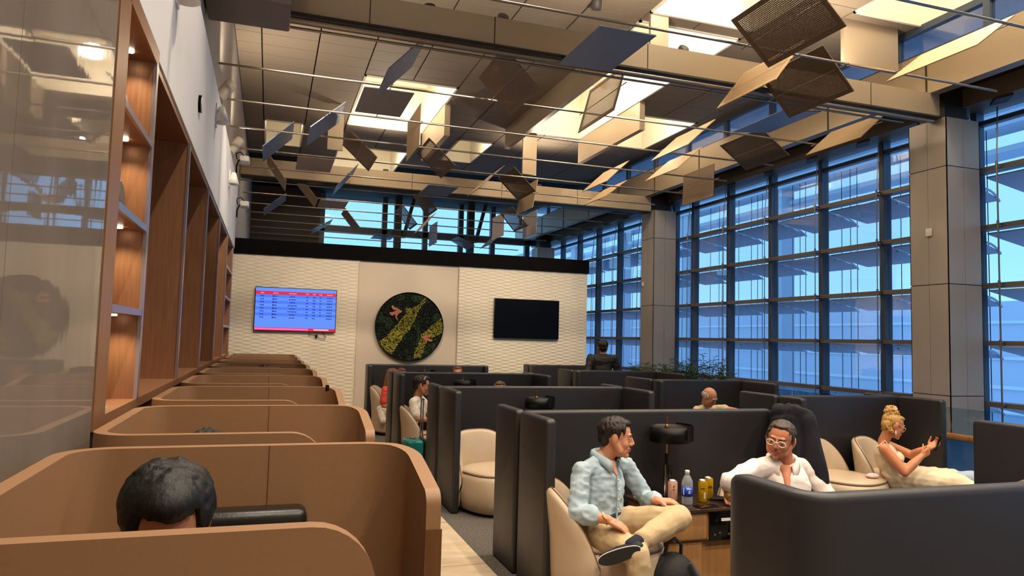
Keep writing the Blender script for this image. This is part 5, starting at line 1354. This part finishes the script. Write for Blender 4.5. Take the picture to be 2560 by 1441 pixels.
# elderly man bending over
GRY = hair_mat('white_hair', (190, 180, 166)); SKR = skin_mat('elderly_skin', (196, 134, 104))
b_, T_, M_ = upper_person((5.535, 8.22, .965), (.35, -.80, -.55), (5.57, 8.36, .84), .18, 'elderly balding man in a beige shirt bending forward in his booth', SKR, GRY, mat('beige_shirt', (204, 178, 142), .85), seat=(.3, -.95, 0), bald=True, up=(.0, -.3, 1),
    torso_low=(5.60, 8.46, .46), arms=[((5.36, 8.22, .62), (5.45, 8.08, .55)), ((5.80, 8.17, .80), (5.87, 8.06, .80))], legs=[[(5.5, 8.4, .45), (5.45, 8.0, .46), (5.45, 7.97, .1)], [(5.7, 8.4, .45), (5.72, 8.02, .46), (5.72, 7.98, .1)]], legcol=LEGB)
for y in (-1, 1): MB().tube([T_(.103, y*.032+.022*cos(a), 0+.016*sin(a)) for a in [2*pi*k/16 for k in range(17)]], .0028, n=6).build('glasses_rim', mat('dark_frame', (44, 34, 30), .4), b_)
dv = MB().box((-.03, -.02, -.035), (.03, .02, .035)).build('camera', M_BLKGLOSS, bevel=.006, label='small dark device in the raised hand of the elderly man', cat='device'); dv.location = (5.925, 7.99, .82)
# standing person by the window
upper_person((6.10, 12.62, 1.545), (.35, .92, .0), (6.09, 12.60, 1.40), .23, 'person in a black jacket standing with their back turned by the windows', SKA, BLK, mat('black_jacket', (24, 19, 17), .7, noise=(4, .25)), sleeves='long', scale=1.12, bulk=1.18,
    torso_low=(6.09, 12.6, .92), arms=[((6.40, 12.55, 1.05), (6.38, 12.66, .80)), ((5.78, 12.60, 1.05), (5.80, 12.72, .80))], legs=[[(6.18, 12.6, .92), (6.19, 12.6, .5), (6.19, 12.6, .09)], [(6.0, 12.6, .92), (6.0, 12.6, .5), (6.0, 12.6, .09)]], legcol=LEGB, hairkw=dict(seed=9, n=240))
# woman in coral top, mostly hidden behind a wing
CO = mat('coral_top', (206, 72, 60), .8); AUB = hair_mat('auburn_hair', (118, 70, 36))
b_, T_, M_ = upper_person((2.02, 12.22, .98), (.8, -.5, -.2), (1.97, 12.26, .82), .17, 'person in a coral top with auburn hair half hidden behind a booth wing', SKA, AUB, CO, torso_low=(2.0, 12.3, .45), legs=[[(2.05, 12.2, .45), (2.4, 12.0, .46), (2.42, 11.98, .1)], [(2.1, 12.35, .45), (2.46, 12.15, .46), (2.48, 12.1, .1)]], legcol=mat('white_trousers', (220, 208, 190), .9))
h = Blob(); rr = random.Random(2)
for _ in range(40):
    p0 = T_(rr.uniform(-.1, -.05), rr.uniform(-.08, .03), rr.uniform(-.02, .04)); h.cap(p0, p0+vec(rr.uniform(-.06, 0), rr.uniform(-.05, .0), rr.uniform(-.3, -.18)), .016, .008, n=7)
link('long_hair', h.remesh(.008, 1), AUB, b_)
cl = Blob(); cl.cap(vec(1.84, 12.16, .44), vec(1.95, 12.10, .40), .08, .09); cl.cap(vec(1.84, 12.14, .42), vec(1.86, 12.08, .26), .07, .06)
link('cloth', cl.remesh(.009, 2, (.012, 12, (1, 1, 1))), MATS['white_trousers'], label='crumpled white cloth hanging over the furthest left chair', cat='cloth')
# heads showing over partitions
def hidden_sitter(x, y, ztop, fwd, lab, hair, skin=SKA, top=None, scale=1.0, kw=None):
    z = ztop-.125*scale
    upper_person((x, y, z), fwd, (x-.02, y+.05, z-.165), .19, lab, skin, hair, top or mat('grey_knit', (90, 88, 90), .9), torso_low=(x, y+.1, max(.42, z-.55)), hairkw=kw or dict(seed=6, n=80), voxel=.009, scale=scale)
hidden_sitter(-.195, 1.80, 1.345, (.12, -.93, -.62), 'dark-haired man bowed inside the nearest pod, only head showing', BLK, top=mat('dark_tee', (40, 38, 40), .9), scale=1.02, kw=dict(seed=14, n=700, rad=.005, L=.06, top=.012))
hidden_sitter(-.20, 3.05, 1.262, (0, -1, -.3), 'person in the second pod, only a tuft of hair showing', BLK, kw=dict(seed=15, n=400, rad=.005, L=.05))
hidden_sitter(-.02, 8.75, 1.285, (0, -1, -.2), 'dark-haired person in the sixth pod, only hair showing', BLK)
hidden_sitter(.02, 7.3, 1.235, (0, -1, -.2), 'dark-haired person in the fifth pod, barely visible', BLK)
hidden_sitter(3.22, 12.55, 1.155, (-.2, -.95, -.05), 'fair-haired person in the furthest left booth, top of head showing', BRN, skin_mat('fair_skin', (198, 138, 106)))
hidden_sitter(2.24, 12.62, 1.10, (.3, -.9, 0), 'brown-haired person in the furthest left booth beside the coral top', BRN)
hidden_sitter(3.12, 9.75, 1.06, (-.5, -.8, 0), 'brown-haired person right of the lamp in the third booth, hair only', BRN)
hidden_sitter(3.78, 2.75, .985, (-.6, .5, 0), 'curly brown-haired person at the lower right corner, hair only', BRN, kw=dict(seed=19, n=400, rad=.006, L=.04))
